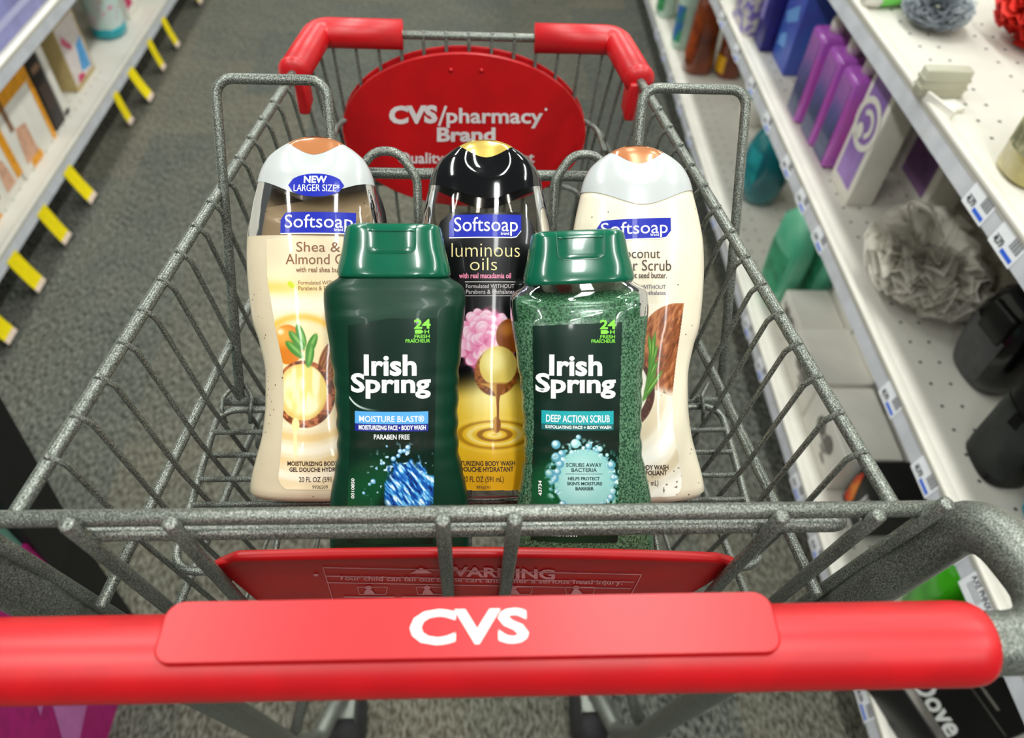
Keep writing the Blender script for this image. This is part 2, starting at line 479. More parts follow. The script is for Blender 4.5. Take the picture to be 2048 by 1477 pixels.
# red flap with the warning
FYL = lambda z: .1655 + .125 * (1.0 - z) + .0046
def flap_pt(q):
    return (q[0], FYL(q[2]) + q[1], q[2])
def on_flap(x, y, off=-.0006):
    r = CF + CR * (x - IW / 2) / FPX - CU * (y - IH / 2) / FPX
    lo_ = .83; 
    t = (.1655 + .125 * (1.0 - CAM[2]) + .0046 + off) / (r[1] + .125 * r[2]); p = CAM + t * r
    return tuple(p)
top = [(-.1345 + .286 * k / 20, .9375 + .0080 * math.sin(math.pi * k / 20) - .015 * k / 20) for k in range(21)]
out = [(-.124, .835), (-.1345, .930)] + top[1:-1] + [(.1525, .917), (.131, .835)]
mb = MB(); mb.slab(out, .0029, 0, flap_pt, .001)
mb.tube([flap_pt((q[0], .0026, q[1] - .0012)) for q in [(-.1335, .905), (-.1343, .925)] + top[1:-1] + [(.151, .915), (.1455, .895)]], .0032, 12, fil=.006)
fp = cpart(mb, 'seat_flap', RED_D)
mb = MB()
P_ = on_flap
for a in ((646, 1136, 1283, 1150), (646, 1136, 668, 1208), (1283, 1150, 1254, 1206), (650, 1153, 1268, 1165), (656, 1166, 1262, 1178)): stroke(mb, *a, 1.6, P_)
blob(mb, [(820, 1148), (842, 1136), (864, 1147)], P_)
text(mb, 'WARNING', 884, 1110, 1133, 1153, P_, 0, 0.03, slant=-7)
text(mb, 'Your child can fall out of the cart and suffer a serious head injury.', 676, 1245, 1152, 1164, P_, 0, 0.015, slant=-9)
for cx in (745, 862, 1035, 1160):
    blob(mb, oval(cx - 8, 1176, 7, 4, 12), P_); blob(mb, [(cx - 18, 1190), (cx - 14, 1180), (cx - 2, 1180), (cx + 6, 1190)], P_)
    for a in ((cx - 30, 1175, cx - 26, 1190), (cx + 30, 1175, cx + 26, 1190), (cx - 26, 1190, cx + 26, 1190), (cx - 30, 1175, cx + 30, 1175)): stroke(mb, *a, 1.3, P_)
    for k in range(2): stroke(mb, cx - 58, 1195 + 6 * k, cx + 44, 1195 + 6 * k, 2.2, P_)
blob(mb, oval(632, 1151, 5, 2.6, 12), P_)
cpart(mb, 'warning_print', PINK_INK, fp, 'faded pink warning notice printed on the flap')
# red corner guards on the front rim
for s in (-1, 1):
    mb = MB(); z = ZR
    xi = .058; d = np.array(((.2035 - .1305), -(FY - .175), 0)); d /= np.linalg.norm(d)
    pth = [(s * xi, FY, z), (s * .1305, FY, z), (s * (.1305 + d[0] * .070), FY + d[1] * .070, z)]
    mb.tube(pth, .0125, 16, fil=.012, dome=False)
    e = np.array(pth[-1])
    mb.box((e[0] - s * .004, e[1] + .004, z - .017), (.009, .024, .034), bev=.003)
    mb.tube([tuple(e), (e[0], e[1] + .002, z - .0)], .0128, 16)
    cpart(mb, 'corner_guard', RED)
# oval sign on the front panel: two plates with the wires between them
SGC = np.array((-.003, front_y(.892) - .009, .892)); sgv = np.array((0, .20, 1.0)); sgv /= np.linalg.norm(sgv); sgn = np.array((0, -sgv[2], sgv[1]))
def sign_pt(q): return tuple(SGC + np.array((q[0], 0, 0)) + sgv * q[2] - sgn * q[1])
def on_sign(x, y, off=.0007):
    r = CF + CR * (x - IW / 2) / FPX - CU * (y - IH / 2) / FPX
    o = SGC + sgn * off; t = ((o - CAM) @ sgn) / (r @ sgn); return tuple(CAM + t * r)
c_ = [np.array(on_sign(*q)) for q in ((928, 106), (928, 414), (684, 260), (1173, 262))]
sb = abs((c_[0] - c_[1]) @ sgv) / 2; sa_ = abs(c_[3][0] - c_[2][0]) / 2; so = ((c_[0] + c_[1]) / 2 - SGC) @ sgv; sxo = (c_[2][0] + c_[3][0]) / 2 - SGC[0]
eo = [(sxo + sa_ * math.cos(t), so + sb * math.sin(t)) for t in [2 * math.pi * k / 72 for k in range(72)]]
mb = MB(); mb.slab(eo, .0045, 0, sign_pt, .0012)
mb.slab([(p[0] * 1.0, p[1] + .0025) for p in eo], .004, 0, lambda q: sign_pt((q[0], q[1] + .0115, q[2])), .001)
for x, y in ((902, 140), (963, 141), (770, 352), (1079, 357)):
    p = np.array(on_sign(x, y, 0)); 
    mb.lathe([(.0022, -.001), (.0020, .0012), (.0008, .002)], (0, 0, 0), 12)
    K = 36
    for i in range(len(mb.v) - K, len(mb.v)):
        q = mb.v[i]; mb.v[i] = tuple(p + np.array((q[0], 0, 0)) + sgv * q[1] + sgn * q[2])
sg = cpart(mb, 'front_sign', RED_D, label='red oval plastic sign inside the front panel')
mb = MB(); P_ = on_sign
text(mb, 'CVS', 778, 875, 212, 249, P_, 0, 0.05, 2); stroke(mb, 878, 252, 892, 212, 5, P_); text(mb, 'pharmacy', 893, 1086, 216, 256, P_, 0, 0.022, -1)
text(mb, 'Brand', 874, 991, 255, 284, P_, 0, 0.035); blob(mb, oval(1092, 219, 3, 3, 10), P_)
cpart(mb, 'brand_lettering', GREY_INK, sg, 'pale grey lettering on the red oval sign'); mb = MB(); text(mb, 'Quality', 796, 888, 305, 334, P_, 0, 0.02); cpart(mb, 'slogan_lettering', GREY_INK, sg); mb = MB(); text(mb, 'nt', 1042, 1069, 308, 326, P_, 0, 0.02); cpart(mb, 'slogan_lettering', GREY_INK, sg); mb = MB(); text(mb, 'we', 846, 880, 336, 350, P_, 0, 0.02)
cpart(mb, 'slogan_lettering', GREY_INK, sg)

# ------------------------------------------------------------------ bottles in the cart
def hermite(tab, z):
    """smooth monotone look-up of a profile table [(z, value)]"""
    z = np.asarray(z, float); X = np.array([t[0] for t in tab], float); Y_ = np.array([t[1] for t in tab], float)
    d = np.diff(Y_) / np.diff(X); m = np.zeros(len(X)); m[0], m[-1] = d[0], d[-1]
    for i in range(1, len(X) - 1): m[i] = 0 if d[i - 1] * d[i] <= 0 else 2 * d[i - 1] * d[i] / (d[i - 1] + d[i])
    k = np.clip(np.searchsorted(X, z) - 1, 0, len(X) - 2); h = X[k + 1] - X[k]; t = np.clip((z - X[k]) / h, 0, 1)
    return (2 * t ** 3 - 3 * t ** 2 + 1) * Y_[k] + (t ** 3 - 2 * t ** 2 + t) * h * m[k] + (-2 * t ** 3 + 3 * t ** 2) * Y_[k + 1] + (t ** 3 - t ** 2) * h * m[k + 1]
class Shape:
    """a bottle's outer surface: half width and half depth against height (mm), superellipse section"""
    def __init__(s, wt, dt, ex, dent=None): s.wt, s.dt, s.ex, s.dent = wt, dt, ex, dent
    def w(s, z): return hermite(s.wt, z)
    def d(s, z): return hermite(s.dt, z)
    def pt(s, th, z, off=0.0):
        w, d = float(s.w(z)) + off, float(s.d(z)) + off; c, n = math.cos(th), math.sin(th)
        x = w * math.copysign(abs(c) ** (2 / s.ex), c); y = -d * math.copysign(abs(n) ** (2 / s.ex), n)
        if s.dent is not None and y < 0: y += s.dent(x, z) * min(1, -y / max(d * .6, 1e-6))
        return (x / 1000, y / 1000, z / 1000)
    def front(s, x, z, off=0.0):
        w, d = float(s.w(z)), float(s.d(z)); u = min(.995, abs(x) / w)
        y = -(d * (1 - u ** s.ex) ** (1 / s.ex))
        if s.dent is not None: y += s.dent(x, z) * min(1, -y / max(d * .6, 1e-6))
        return (x / 1000, (y - off) / 1000, z / 1000)
    def patch(s, mb, lo_, hi_, off=0.0, n=64, k=40, mi=0, bottom=False, topc=False, sq=1.0):
        """surface between the curves lo_(x) and hi_(x) (functions of x or numbers)"""
        def solve(f, th):
            if not callable(f): return f
            z = f(0)
            for _ in range(12): z = .5 * z + .5 * f(abs(s.pt(th, z)[0]) * 1000)
            return z
        rings = [[] for _ in range(k + 1)]
        for i in range(n):
            th = 2 * math.pi * i / n; a, b = solve(lo_, th), solve(hi_, th)
            for j in range(k + 1):
                t = j / k; t = t ** sq if sq <= 1 else 1 - (1 - t) ** sq
                rings[j].append(s.pt(th, a + (b - a) * t, off))
        mb.loft(rings, mi, bottom, topc)
def rest(px, py, z):                               # foot of a bottle on the seat, read from the photograph
    return at(px, py, z=z)
class Sheet:
    """printed sheet on a bottle front: sheet units (x right, y down) to millimetres on the bottle, a plane homography"""
    def __init__(s, H, shape): s.H, s.S = np.array(H).reshape(3, 3), shape; s.Hi = np.linalg.inv(s.H)
    def mm(s, x, y): q = s.H @ np.array((x / 1000, y / 1000, 1)); return q[0] / q[2], q[1] / q[2]
    def put(s, off): return lambda x, y: s.S.front(*s.mm(x, y), off)
    def inv(s, u, v): q = s.Hi @ np.array((u, v, np.ones_like(u))); return q[0] / q[2] * 1000, q[1] / q[2] * 1000
    def art(s, mb_name, parent, u0, u1, v0, v1, paint, mask, step=0.3, off=.18, rough=.3, coat=.3):
        nu, nv = int((u1 - u0) / step), int((v1 - v0) / step)
        U, V = np.meshgrid(np.linspace(u0, u1, nu), np.linspace(v0, v1, nv))
        X, Y_ = s.inv(U.ravel(), V.ravel()); X, Y_ = X.reshape(U.shape), Y_.reshape(U.shape)
        w, d = s.S.w(V), s.S.d(V); a = np.clip(np.abs(U) / w, 0, .995)
        yy = -(d * (1 - a ** s.S.ex) ** (1 / s.S.ex))
        ok = mask(X, Y_) & (np.abs(U) < w * .985)
        if s.S.dent is not None: yy = yy + np.vectorize(s.S.dent)(U, V) * np.minimum(1, -yy / (d * .6))
        idx = -np.ones(U.shape, int); q = ok[:-1, :-1] & ok[1:, :-1] & ok[:-1, 1:] & ok[1:, 1:]
        use = np.zeros(U.shape, bool)
        for a_, b_ in ((0, 0), (1, 0), (0, 1), (1, 1)): use[a_:nv - 1 + a_, b_:nu - 1 + b_] |= q
        idx[use] = np.arange(use.sum())
        P = np.stack([U[use], yy[use] - off, V[use]], 1) / 1000
        I, J = np.nonzero(q)
        F = np.stack([idx[I, J], idx[I, J + 1], idx[I + 1, J + 1], idx[I + 1, J]], 1)
        me = bpy.data.meshes.new(mb_name)
        me.vertices.add(len(P)); me.vertices.foreach_set('co', P.ravel())
        me.loops.add(F.size); me.loops.foreach_set('vertex_index', F.ravel())
        me.polygons.add(len(F)); me.polygons.foreach_set('loop_start', np.arange(len(F)) * 4)
        me.polygons.foreach_set('use_smooth', np.ones(len(F), bool))
        me.update(calc_edges=True); me.validate()
        rgb = np.clip(paint(X, Y_), 0, 255)[use] / 255
        l = np.where(rgb <= .04045, rgb / 12.92, ((rgb + .055) / 1.055) ** 2.4)
        at_ = me.attributes.new('art', 'FLOAT_COLOR', 'POINT')
        at_.data.foreach_set('color', np.concatenate([l, np.ones((len(l), 1))], 1).ravel())
        me.materials.append(printed('printed_film_%d' % int(rough * 100), rough, coat))
        o = bpy.data.objects.new(mb_name, me); COL.objects.link(o); o.parent = parent
        return o
# ---- painting helpers on coordinate grids
def vn(X, Y_, sc, seed=0, det=1):
    out = 0; amp = 1; tot = 0
    for k in range(det):
        x, y = X / sc * 2 ** k, Y_ / sc * 2 ** k; xi, yi = np.floor(x).astype(int), np.floor(y).astype(int); fx, fy = x - xi, y - yi
        fx, fy = fx * fx * (3 - 2 * fx), fy * fy * (3 - 2 * fy)
        h = lambda a, b: np.modf(np.abs(np.sin(a * 127.1 + b * 311.7 + seed * 17.3 + k * 5.1) * 43758.545))[0]
        out = out + amp * ((h(xi, yi) * (1 - fx) + h(xi + 1, yi) * fx) * (1 - fy) + (h(xi, yi + 1) * (1 - fx) + h(xi + 1, yi + 1) * fx) * fy); tot += amp; amp *= .55
    return out / tot
def ss(a, b, x): t = np.clip((x - a) / (b - a), 0, 1); return t * t * (3 - 2 * t)
def over(img, c, a):
    a = np.clip(a, 0, 1)[..., None]; c = np.array(c, float)
    return img * (1 - a) + c * a
def el(X, Y_, cx, cy, rx, ry, soft=1.5, ang=0.0):
    ca, sa = math.cos(ang), math.sin(ang); dx, dy = X - cx, Y_ - cy
    r = np.hypot((dx * ca + dy * sa) / rx, (-dx * sa + dy * ca) / ry)
    return ss(1 + soft / min(rx, ry), 1 - soft / min(rx, ry), r)
def rad(X, Y_, cx, cy, rx, ry): return np.hypot((X - cx) / rx, (Y_ - cy) / ry)

# ---- shared parts
SOFT_W = [(0, 37.5), (1.2, 39.6), (4, 41.2), (11.9, 40.2), (25.5, 36.8), (40.6, 33), (60, 31.1), (76.2, 31), (96.3, 34.6), (110.1, 38.8), (134.5, 41.4), (146.7, 41.9), (158.9, 41.6), (174.1, 39.4), (191.7, 35.3), (199.8, 33.2), (208, 28.9), (213.6, 22.9), (217.4, 16.9), (219.9, 12), (221.6, 7), (222.4, .3)]
SOFT_D = [(0, 14.5), (1.2, 16.2), (4, 17), (30, 17), (70, 18), (110, 20), (150, 21.5), (175, 20.5), (195, 17.5), (208, 13), (215, 9.4), (219.5, 6), (221.6, 3.4), (222.4, .2)]
def scoop(x, z):                                   # thumb scoop below the flip button
    r = math.hypot(x / 11.5, (z - 208.5) / 9.5 if z < 208.5 else 0.0)
    return 3.0 * math.exp(-(r ** 4)) 
SOFT = Shape(SOFT_W, SOFT_D, 2.15, scoop)
def seam(x): u = min(1, abs(x) / 36); return 183.2 + 10.0 * u * u * (3 - 2 * u) * (1 if u < 1 else 1)
def btn(x): u = min(1.3, abs(x) / 15.5); return 209.3 + 7.6 * u ** 1.6
def lean(o, B, tilt, roll):
    o.matrix_world = Matrix.Translation(Vector(B)) @ Matrix.Rotation(-math.radians(tilt), 4, 'X') @ Matrix.Rotation(math.radians(roll), 4, 'Y')
CLEAR = film('clear_plastic', (232, 227, 222))
PEARL = pm('pearl_plastic', (186, 189, 188), 0.25, coat=0.4, sss=0.2)
COPPER = pm('copper_button', (190, 122, 76), 0.2, 0.25, coat=0.8)
GOLD = pm('gold_button', (206, 178, 84), 0.2, 0.35, coat=0.8)
GLOSS_BLACK = pm('gloss_black', (7, 7, 9), 0.08, coat=1.0)
BLUE_INK = pm('royal_blue_ink', (0, 26, 158), 0.4, coat=0.1, spec=.25)
WHITE_P = pm('white_print', (246, 246, 244), 0.45)
BROWN_P = pm('brown_print', (120, 68, 30), 0.5)
DARK_P = pm('dark_brown_print', (52, 26, 16), 0.5)
NAVY_P = pm('navy_print', (32, 38, 92), 0.5)
GOLD_P = pm('pale_gold_print', (232, 214, 150), 0.4)
PINK_P = pm('pink_print', (244, 140, 172), 0.5)
def liquid_mat(name, rgb, speck, rgb2):
    m = pm(name, rgb, 0.28, sss=0.15, coat=0.2)
    nt = m.node_tree; b = nt.nodes['Principled BSDF']
    tc = nt.nodes.new('ShaderNodeTexCoord'); v = nt.nodes.new('ShaderNodeTexVoronoi'); v.inputs['Scale'].default_value = 260
    n = nt.nodes.new('ShaderNodeTexNoise'); n.inputs['Scale'].default_value = 55
    r = nt.nodes.new('ShaderNodeValToRGB'); r.color_ramp.elements[0].position, r.color_ramp.elements[1].position = 0.10, 0.17
    r.color_ramp.elements[0].color, r.color_ramp.elements[1].color = (*lin(speck), 1), (1, 1, 1, 1)
    g = nt.nodes.new('ShaderNodeMath'); g.operation = 'GREATER_THAN'; g.inputs[1].default_value = 0.56
    base = nt.nodes.new('ShaderNodeMix'); base.data_type = 'RGBA'; base.inputs[6].default_value = (*lin(rgb), 1); base.inputs[7].default_value = (*lin(rgb2), 1)
    mu = nt.nodes.new('ShaderNodeMix'); mu.data_type = 'RGBA'; mu.blend_type = 'MULTIPLY'
    for s_, d_ in ((tc.outputs['Object'], v.inputs['Vector']), (tc.outputs['Object'], n.inputs['Vector']), (v.outputs['Distance'], r.inputs[0]), (n.outputs[0], g.inputs[0]), (n.outputs[0], base.inputs[0]),
                   (g.outputs[0], mu.inputs[0]), (base.outputs[2], mu.inputs[6]), (r.outputs[0], mu.inputs[7]), (mu.outputs[2], b.inputs['Base Color'])): nt.links.new(s_, d_)
    return m
def soft_bottle(name, label, B, roll, H, cap_mat, button_mat, liquid, fill, flat=False):
    root = empty(name, (0, 0, 0), label, 'body wash bottle', 'cream body wash bottles standing in the back row of the cart seat')
    lean(root, B, 46, roll)
    sh = Sheet(H, SOFT)
    if liquid is None or not flat:                 # clear wall: whole bottle, or the empty shoulder above the liquid
        mb = MB(); SOFT.patch(mb, 0 if liquid is None else fill - 8, seam, 0 if liquid is None else .04, 72, 50, 0, liquid is None, False)
        SOFT.patch(mb, lambda x: seam(x) - .5, lambda x: seam(x) + .3, .25, 72, 2)
        mb.build('bottle_body' if liquid is None else 'clear_shoulder', CLEAR if liquid is None else film('cloudy_plastic', (206, 198, 190), 1.5, .06), root)
    if liquid:
        mb = MB(); rings = []
        for j in range(50):
            ring = []
            for i in range(72):
                th = 2 * math.pi * i / 72
                ytop = SOFT.pt(th, fill)[1] * 1000
                zs_ = fill
                for _ in range(10): zs_ = .5 * zs_ + .5 * seam(abs(SOFT.pt(th, zs_)[0]) * 1000)
                zt = zs_ + .3 if flat else min(fill + (ytop + 20) * 1.03, zs_ - .8)
                ring.append(SOFT.pt(th, zt * j / 49, -.05))
            rings.append(ring)
        mb.loft(rings); mb.build('bottle_body', liquid, root)
    mb = MB(); SOFT.patch(mb, seam, btn, .35, 96, 40)
    cap = mb.build('cap', cap_mat, root)
    mb = MB(); SOFT.patch(mb, btn, 222.35, .5, 96, 16, sq=2.0, topc=True)
    mb.build('flip_button', button_mat, cap)
    return root, sh, cap
def lettering(name, parent, mat, items, put, label=None):
    mb = MB()
    for it in items: text(mb, it[0], it[1], it[2], it[3], it[4], put, 0, it[5] if len(it) > 5 else 0.0, it[6] if len(it) > 6 else 0.0)
    o = mb.build(name, mat, parent)
    if label: o['label'] = label
    return o
def banner(root, sh, x0, x1, y0, y1, tx0, tx1, sl):
    """blue brand banner with a white lower edge and the brand word"""
    def poly(g):
        o = [(x0 - g, y1 + g), (x0 - g, y0 + 16)] + [(x0 + 15 - 15 * math.cos(a), y0 + 16 - (16 + g) * math.sin(a)) for a in (.4, .8, 1.2, 1.57)]
        o += [(x0 + (x1 - x0) * k / 8, y0 - g - sl * k / 8) for k in range(2, 9)]
        o += [(x1 + g, y1 - 14 - sl), (x1 - 4, y1 - 4 - sl), (x1 - 14, y1 + g - sl)] + [(x0 + (x1 - x0) * k / 8, y1 + g - sl * k / 8) for k in range(7, 0, -1)]
        return o
    def fan(mb, pts, put):                         # triangulated strip so that the banner follows the bottle
        top, n = [], 16
        P = np.array(pts); xs = np.linspace(P[:, 0].min() + .05, P[:, 0].max() - .05, n)
        vs = []
        for x in xs:
            ys = []
            for a, b in zip(P, np.roll(P, -1, 0)):
                if (a[0] - x) * (b[0] - x) <= 0 and a[0] != b[0]: ys.append(a[1] + (b[1] - a[1]) * (x - a[0]) / (b[0] - a[0]))
            vs += [put(x, min(ys)), put(x, max(ys))]
        mb.add(vs, [(2 * k, 2 * k + 1, 2 * k + 3, 2 * k + 2) for k in range(n - 1)], 0, False)
    mb = MB(); fan(mb, [(x, y + 2.2) for x, y in poly(0)], sh.put(.30)); b0 = mb.build('banner_edge', WHITE_P, root)
    mb = MB(); fan(mb, poly(0), sh.put(.38)); b1 = mb.build('brand_banner', BLUE_INK, root)
    w = tx1 - tx0
    lettering('brand_lettering', b1, WHITE_P, [('Softsoap', tx0, tx1, y0 + 5, y1 - 2, 0.0, sl * .8), ('brand', tx0 + w * .735, tx0 + w * .86, y1 - 10 - sl * .7, y1 - 4 - sl * .7, 0.0)], sh.put(.5))
    b0['label'] = 'white edge under the blue banner'
ZS = 0.8892
CREAM = liquid_mat('shea_cream', (214, 200, 172), (120, 100, 80), (200, 184, 154))
COCO = liquid_mat('coconut_cream', (232, 223, 200), (84, 70, 56), (224, 212, 186))

# ---- left: shea and almond
H_L = [277.28016, -0.30824, -171.47746, 0.40329, -285.05083, 287.48258, -0.03664, -0.03973, 1.0]
rt, sh, cap = soft_bottle('cream_body_wash_bottle', 'shea and almond body wash bottle with a blue oval on its white cap', (-0.0954, 0.2446, ZS), .7, H_L, PEARL, COPPER, CREAM, 168)
def paint_shea(X, Y_):
    n = vn(X, Y_, 60, 1, 3)
    img = np.ones(X.shape + (3,)) * np.array((232, 212, 172.))
    img = over(img, (246, 228, 190), ss(.4, .7, n) * .6)
    img = over(img, (240, 196, 92), np.exp(-((Y_ - 578 - (X - 600) * .05) / 14) ** 2) * ss(690, 545, X) * .85)
    img = over(img, (252, 240, 216), np.exp(-((Y_ - 612) / 22) ** 2) * .8)
    r = rad(X, Y_, 600, 720, 92, 86)
    img = over(img, (240, 184, 70), np.exp(-((r - 1.0) / .09) ** 2) * ss(740, 690, Y_) * .85)
    img = over(img, (250, 222, 160), ss(1, .6, r) * .5)
    img = over(img, (214, 122, 34), el(X, Y_, 573, 690, 34, 40)); img = over(img, (244, 178, 84), el(X, Y_, 562, 672, 20, 20, 14) * .8); img = over(img, (255, 235, 200), el(X, Y_, 558, 664, 7, 6, 4) * .8)
    al = el(X, Y_, 664, 722, 26, 46, 2, .35); st = .5 + .5 * np.sin((X + Y_ * .45) * .85 + 3 * vn(X, Y_, 12, 3))
    img = over(img, (120, 66, 26), al); img = over(img, (184, 116, 58), al * st * .7)
    sw = np.sin((Y_ - 880 - 16 * np.sin((X - 560) * .022)) * .12 + (X - 600) * .02)
    low = ss(840, 875, Y_)
    img = over(img, (250, 238, 214), low * ss(.0, 1, sw) * .85); img = over(img, (226, 178, 96), low * ss(.2, 1, -sw) * .5 * ss(960, 900, Y_))
    ring = el(X, Y_, 606, 790, 62, 68)
    tx = vn(X, Y_, 9, 5, 3)
    img = over(img, (124, 66, 36), ring); img = over(img, (186, 110, 70), ring * ss(.45, .7, tx)); img = over(img, (70, 32, 18), ring * ss(.55, .3, tx) * .6)
    inn = el(X, Y_, 602, 786, 50, 57)
    img = over(img, (238, 210, 118), inn); img = over(img, (252, 242, 196), inn * ss(.35, .7, vn(X * 1.6, Y_ * .5, 24, 7, 2)) * .9); img = over(img, (206, 158, 60), inn * ss(.75, 1.05, rad(X, Y_, 606, 782, 50, 57)) * .6)
    img = over(img, (248, 226, 150), el(X, Y_, 588, 852, 8, 14)); img = over(img, (250, 232, 170), el(X, Y_, 587, 885, 4, 34, 2) * .8)
    for cx, cy, a in ((601, 672, 1.25), (587, 700, .75), (622, 690, -1.15), (592, 682, .9), (618, 712, -1.4)):
        lf = el(X, Y_, cx, cy, 24, 8.5, 1.3, a); img = over(img, (70, 132, 48), lf); img = over(img, (140, 190, 96), lf * el(X, Y_, cx + 1, cy - 2, 20, 3, 2, a) * .8)
    img = over(img, (216, 200, 168), ss(572, 496, Y_)); lf = el(X, Y_, 582, 570, 9, 5.5, 1.2, .7); img = over(img, (196, 206, 40), lf)
    return img
def mask_shea(X, Y_):
    left = np.interp(Y_, [470, 560, 652, 727, 799, 912, 961, 990], [528, 531, 546, 561, 563, 556, 551, 558])
    top = 476 + 0 * X; r = 22
    corner = (X < left + r) & (Y_ > 986 - r) & (np.hypot(X - left - r, Y_ - 986 + r) > r)
    return (X > left) & (X < 1268 - left) & (Y_ > top) & (Y_ < 986) & ~corner
sh.art('front_label', rt, -37, 37, 8, 166, paint_shea, mask_shea)
banner(rt, sh, 560, 710, 424, 466, 569, 704, 0)
lettering('scent_lettering', rt, BROWN_P, [('Shea &', 593, 680, 484, 504), ('Almond Oil', 571, 702, 508, 529), ('with real shea butter.', 592, 696, 534, 545, .012), ('Formulated WITHOUT', 597, 690, 561.5, 569.5), ('Parabens & Phthalates', 597, 690, 572.5, 581)], sh.put(.34), 'brown lettering naming the scent')
lettering('size_lettering', rt, DARK_P, [('MOISTURIZING BODY WASH', 571, 706, 926, 935, .025), ('GEL DOUCHE HYDRATANT', 575, 702, 938, 947, .025), ('20 FL OZ (591 mL)', 595, 682, 957, 971, .01), ('9936509', 622, 653, 974, 981)], sh.put(.34))
mb = MB(); P_ = sh.put(.75)
for k in range(12):
    a, b = -1 + k / 6, -1 + (k + 1) / 6; ha, hb = math.sqrt(max(0, 1 - a * a)), math.sqrt(max(0, 1 - b * b))
    n = 6
    mb.add([P_(630 + 56 * a, 369 + 24 * ha * (j / n * 2 - 1)) for j in range(n + 1)] + [P_(630 + 56 * b, 369 + 24 * hb * (j / n * 2 - 1)) for j in range(n + 1)], [(j, j + 1, n + 2 + j, n + 1 + j) for j in range(n)], 0, False)
ov = mb.build('oval_sticker', BLUE_INK, cap); ov['label'] = 'blue oval announcing the new size'
lettering('oval_lettering', cap, WHITE_P, [('NEW', 606, 652, 350, 365, .03), ('LARGER SIZE*', 586, 677, 367, 382)], sh.put(.95))

# ---- middle: luminous oils
H_M = [281.11386, -1.0392, -273.19122, -4.45903, -284.98325, 291.03425, -0.03664, -0.03973, 1.0]
rt, sh, cap = soft_bottle('oil_body_wash_bottle', 'black luminous oils body wash bottle with gold flip button, middle of the back row', (0.0114, 0.2445, ZS), -.3, H_M, GLOSS_BLACK, GOLD, None, 0)
def paint_oil(X, Y_):
    img = np.ones(X.shape + (3,)) * np.array((9, 8, 10.))
    g = ss(735, 800, Y_ + 10 * np.sin((X - 950) * .03))
    gold = np.ones_like(img) * np.array((236, 186, 34.)); gold = over(gold, (250, 232, 150), np.exp(-(rad(X, Y_, 975, 790, 60, 60)) ** 2)); gold = over(gold, (216, 150, 14), ss(880, 990, Y_) * .55); gold = over(gold, (236, 190, 60), ss(940, 900, X) * .35)
    img = img * (1 - g[..., None]) + gold * g[..., None]
    rp = rad(X, Y_, 990, 872, 34, 13)
    wv = np.sin(rp * 5.2); band = ss(3.4, 1.2, rp)
    img = over(img, (252, 226, 140), band * ss(.2, 1, wv) * .85); img = over(img, (128, 74, 8), band * ss(.2, 1, -wv) * .75)
    fl = ss(1.12, .88, rad(X, Y_, 974, 684, 58, 66) + .35 * (vn(X, Y_, 18, 4, 2) - .5))
    img = over(img, (226, 110, 158), fl); rs = np.random.RandomState(3)
    for k in range(74):                            # overlapping petals, the outer ones first
        q = 1 - k / 74 * .85; a = rs.rand() * 6.283; cx, cy = 974 + 54 * q * math.cos(a), 684 + 62 * q * math.sin(a); rx = 11 + 6 * rs.rand(); ry = rx * (.7 + .25 * rs.rand())
        pt_ = el(X, Y_, cx, cy, rx, ry, 1.6, a); d_ = ((X - cx) * math.cos(a) + (Y_ - cy) * math.sin(a)) / rx
        img = over(img, (214, 84, 140), pt_ * .8); img = over(img, (238, 146, 186) if k % 3 else (246, 176, 204), pt_ * ss(-1.0, -.2, d_)); img = over(img, (253, 222, 234), pt_ * ss(.1, .8, d_) * .9)
    img = over(img, (140, 70, 22), el(X, Y_, 1022, 672, 30, 34)); img = over(img, (206, 130, 50), el(X, Y_, 1012, 660, 13, 13, 8) * .7)
    nut = el(X, Y_, 994, 744, 44, 50, 2, .35); img = over(img, (112, 58, 20), nut); img = over(img, (188, 112, 52), nut * ss(.4, .7, vn(X, Y_, 6, 9, 2)) * .7)
    img = over(img, (224, 196, 92), el(X, Y_, 997, 733, 38, 40)); img = over(img, (250, 238, 160), el(X, Y_, 988, 722, 24, 24, 14) * .8)
    fun = ss(1.1, .9, np.abs(X - 996) / (2.4 + 26 * np.exp(-(Y_ - 772) / 9.0))) * ss(764, 772, Y_) * ss(858, 852, Y_); drop = el(X, Y_, 994, 852, 8, 16)
    img = over(img, (138, 76, 16), np.maximum(fun, drop)); img = over(img, (232, 180, 80), np.maximum(fun, drop) * ss(2, -3, X - 994) * .7)
    return img
def mask_oil(X, Y_):
    hw = np.interp(Y_, [418, 424, 440, 480, 560, 640, 700, 760, 800, 860, 910, 950, 985], [58, 72, 92, 108, 114, 106, 92, 84, 84, 90, 101, 109, 112])
    top = 421 - 10 * np.cos(np.clip((X - 971) / 70, -1, 1) * 1.5) * 0 + 8 * np.cos(np.clip((X - 971) / 80, -1.57, 1.57)) - 4
    r = 16; corner = (np.abs(X - 972) > hw - r) & (Y_ > 985 - r) & (np.hypot(np.abs(X - 972) - hw + r, Y_ - 985 + r) > r)
    return (np.abs(X - 972) < hw) & (Y_ > top) & (Y_ < 985) & ~corner
sh.art('front_label', rt, -40, 40, 3, 180, paint_oil, mask_oil, off=.15, rough=.3, coat=.35)
mb = MB(); vs = []; n, k = 20, 20
for j in range(k + 1):
    for i in range(n + 1):
        v = 6 + 168 * j / k; u = (i / n * 2 - 1) * float(SOFT.w(v)) * (.86 if j < k else .6)
        p = SOFT.front(u, v, -1.0); vs.append((p[0], -p[1], p[2]))
mb.add(vs, [(j * (n + 1) + i, j * (n + 1) + i + 1, (j + 1) * (n + 1) + i + 1, (j + 1) * (n + 1) + i) for j in range(k) for i in range(n)])
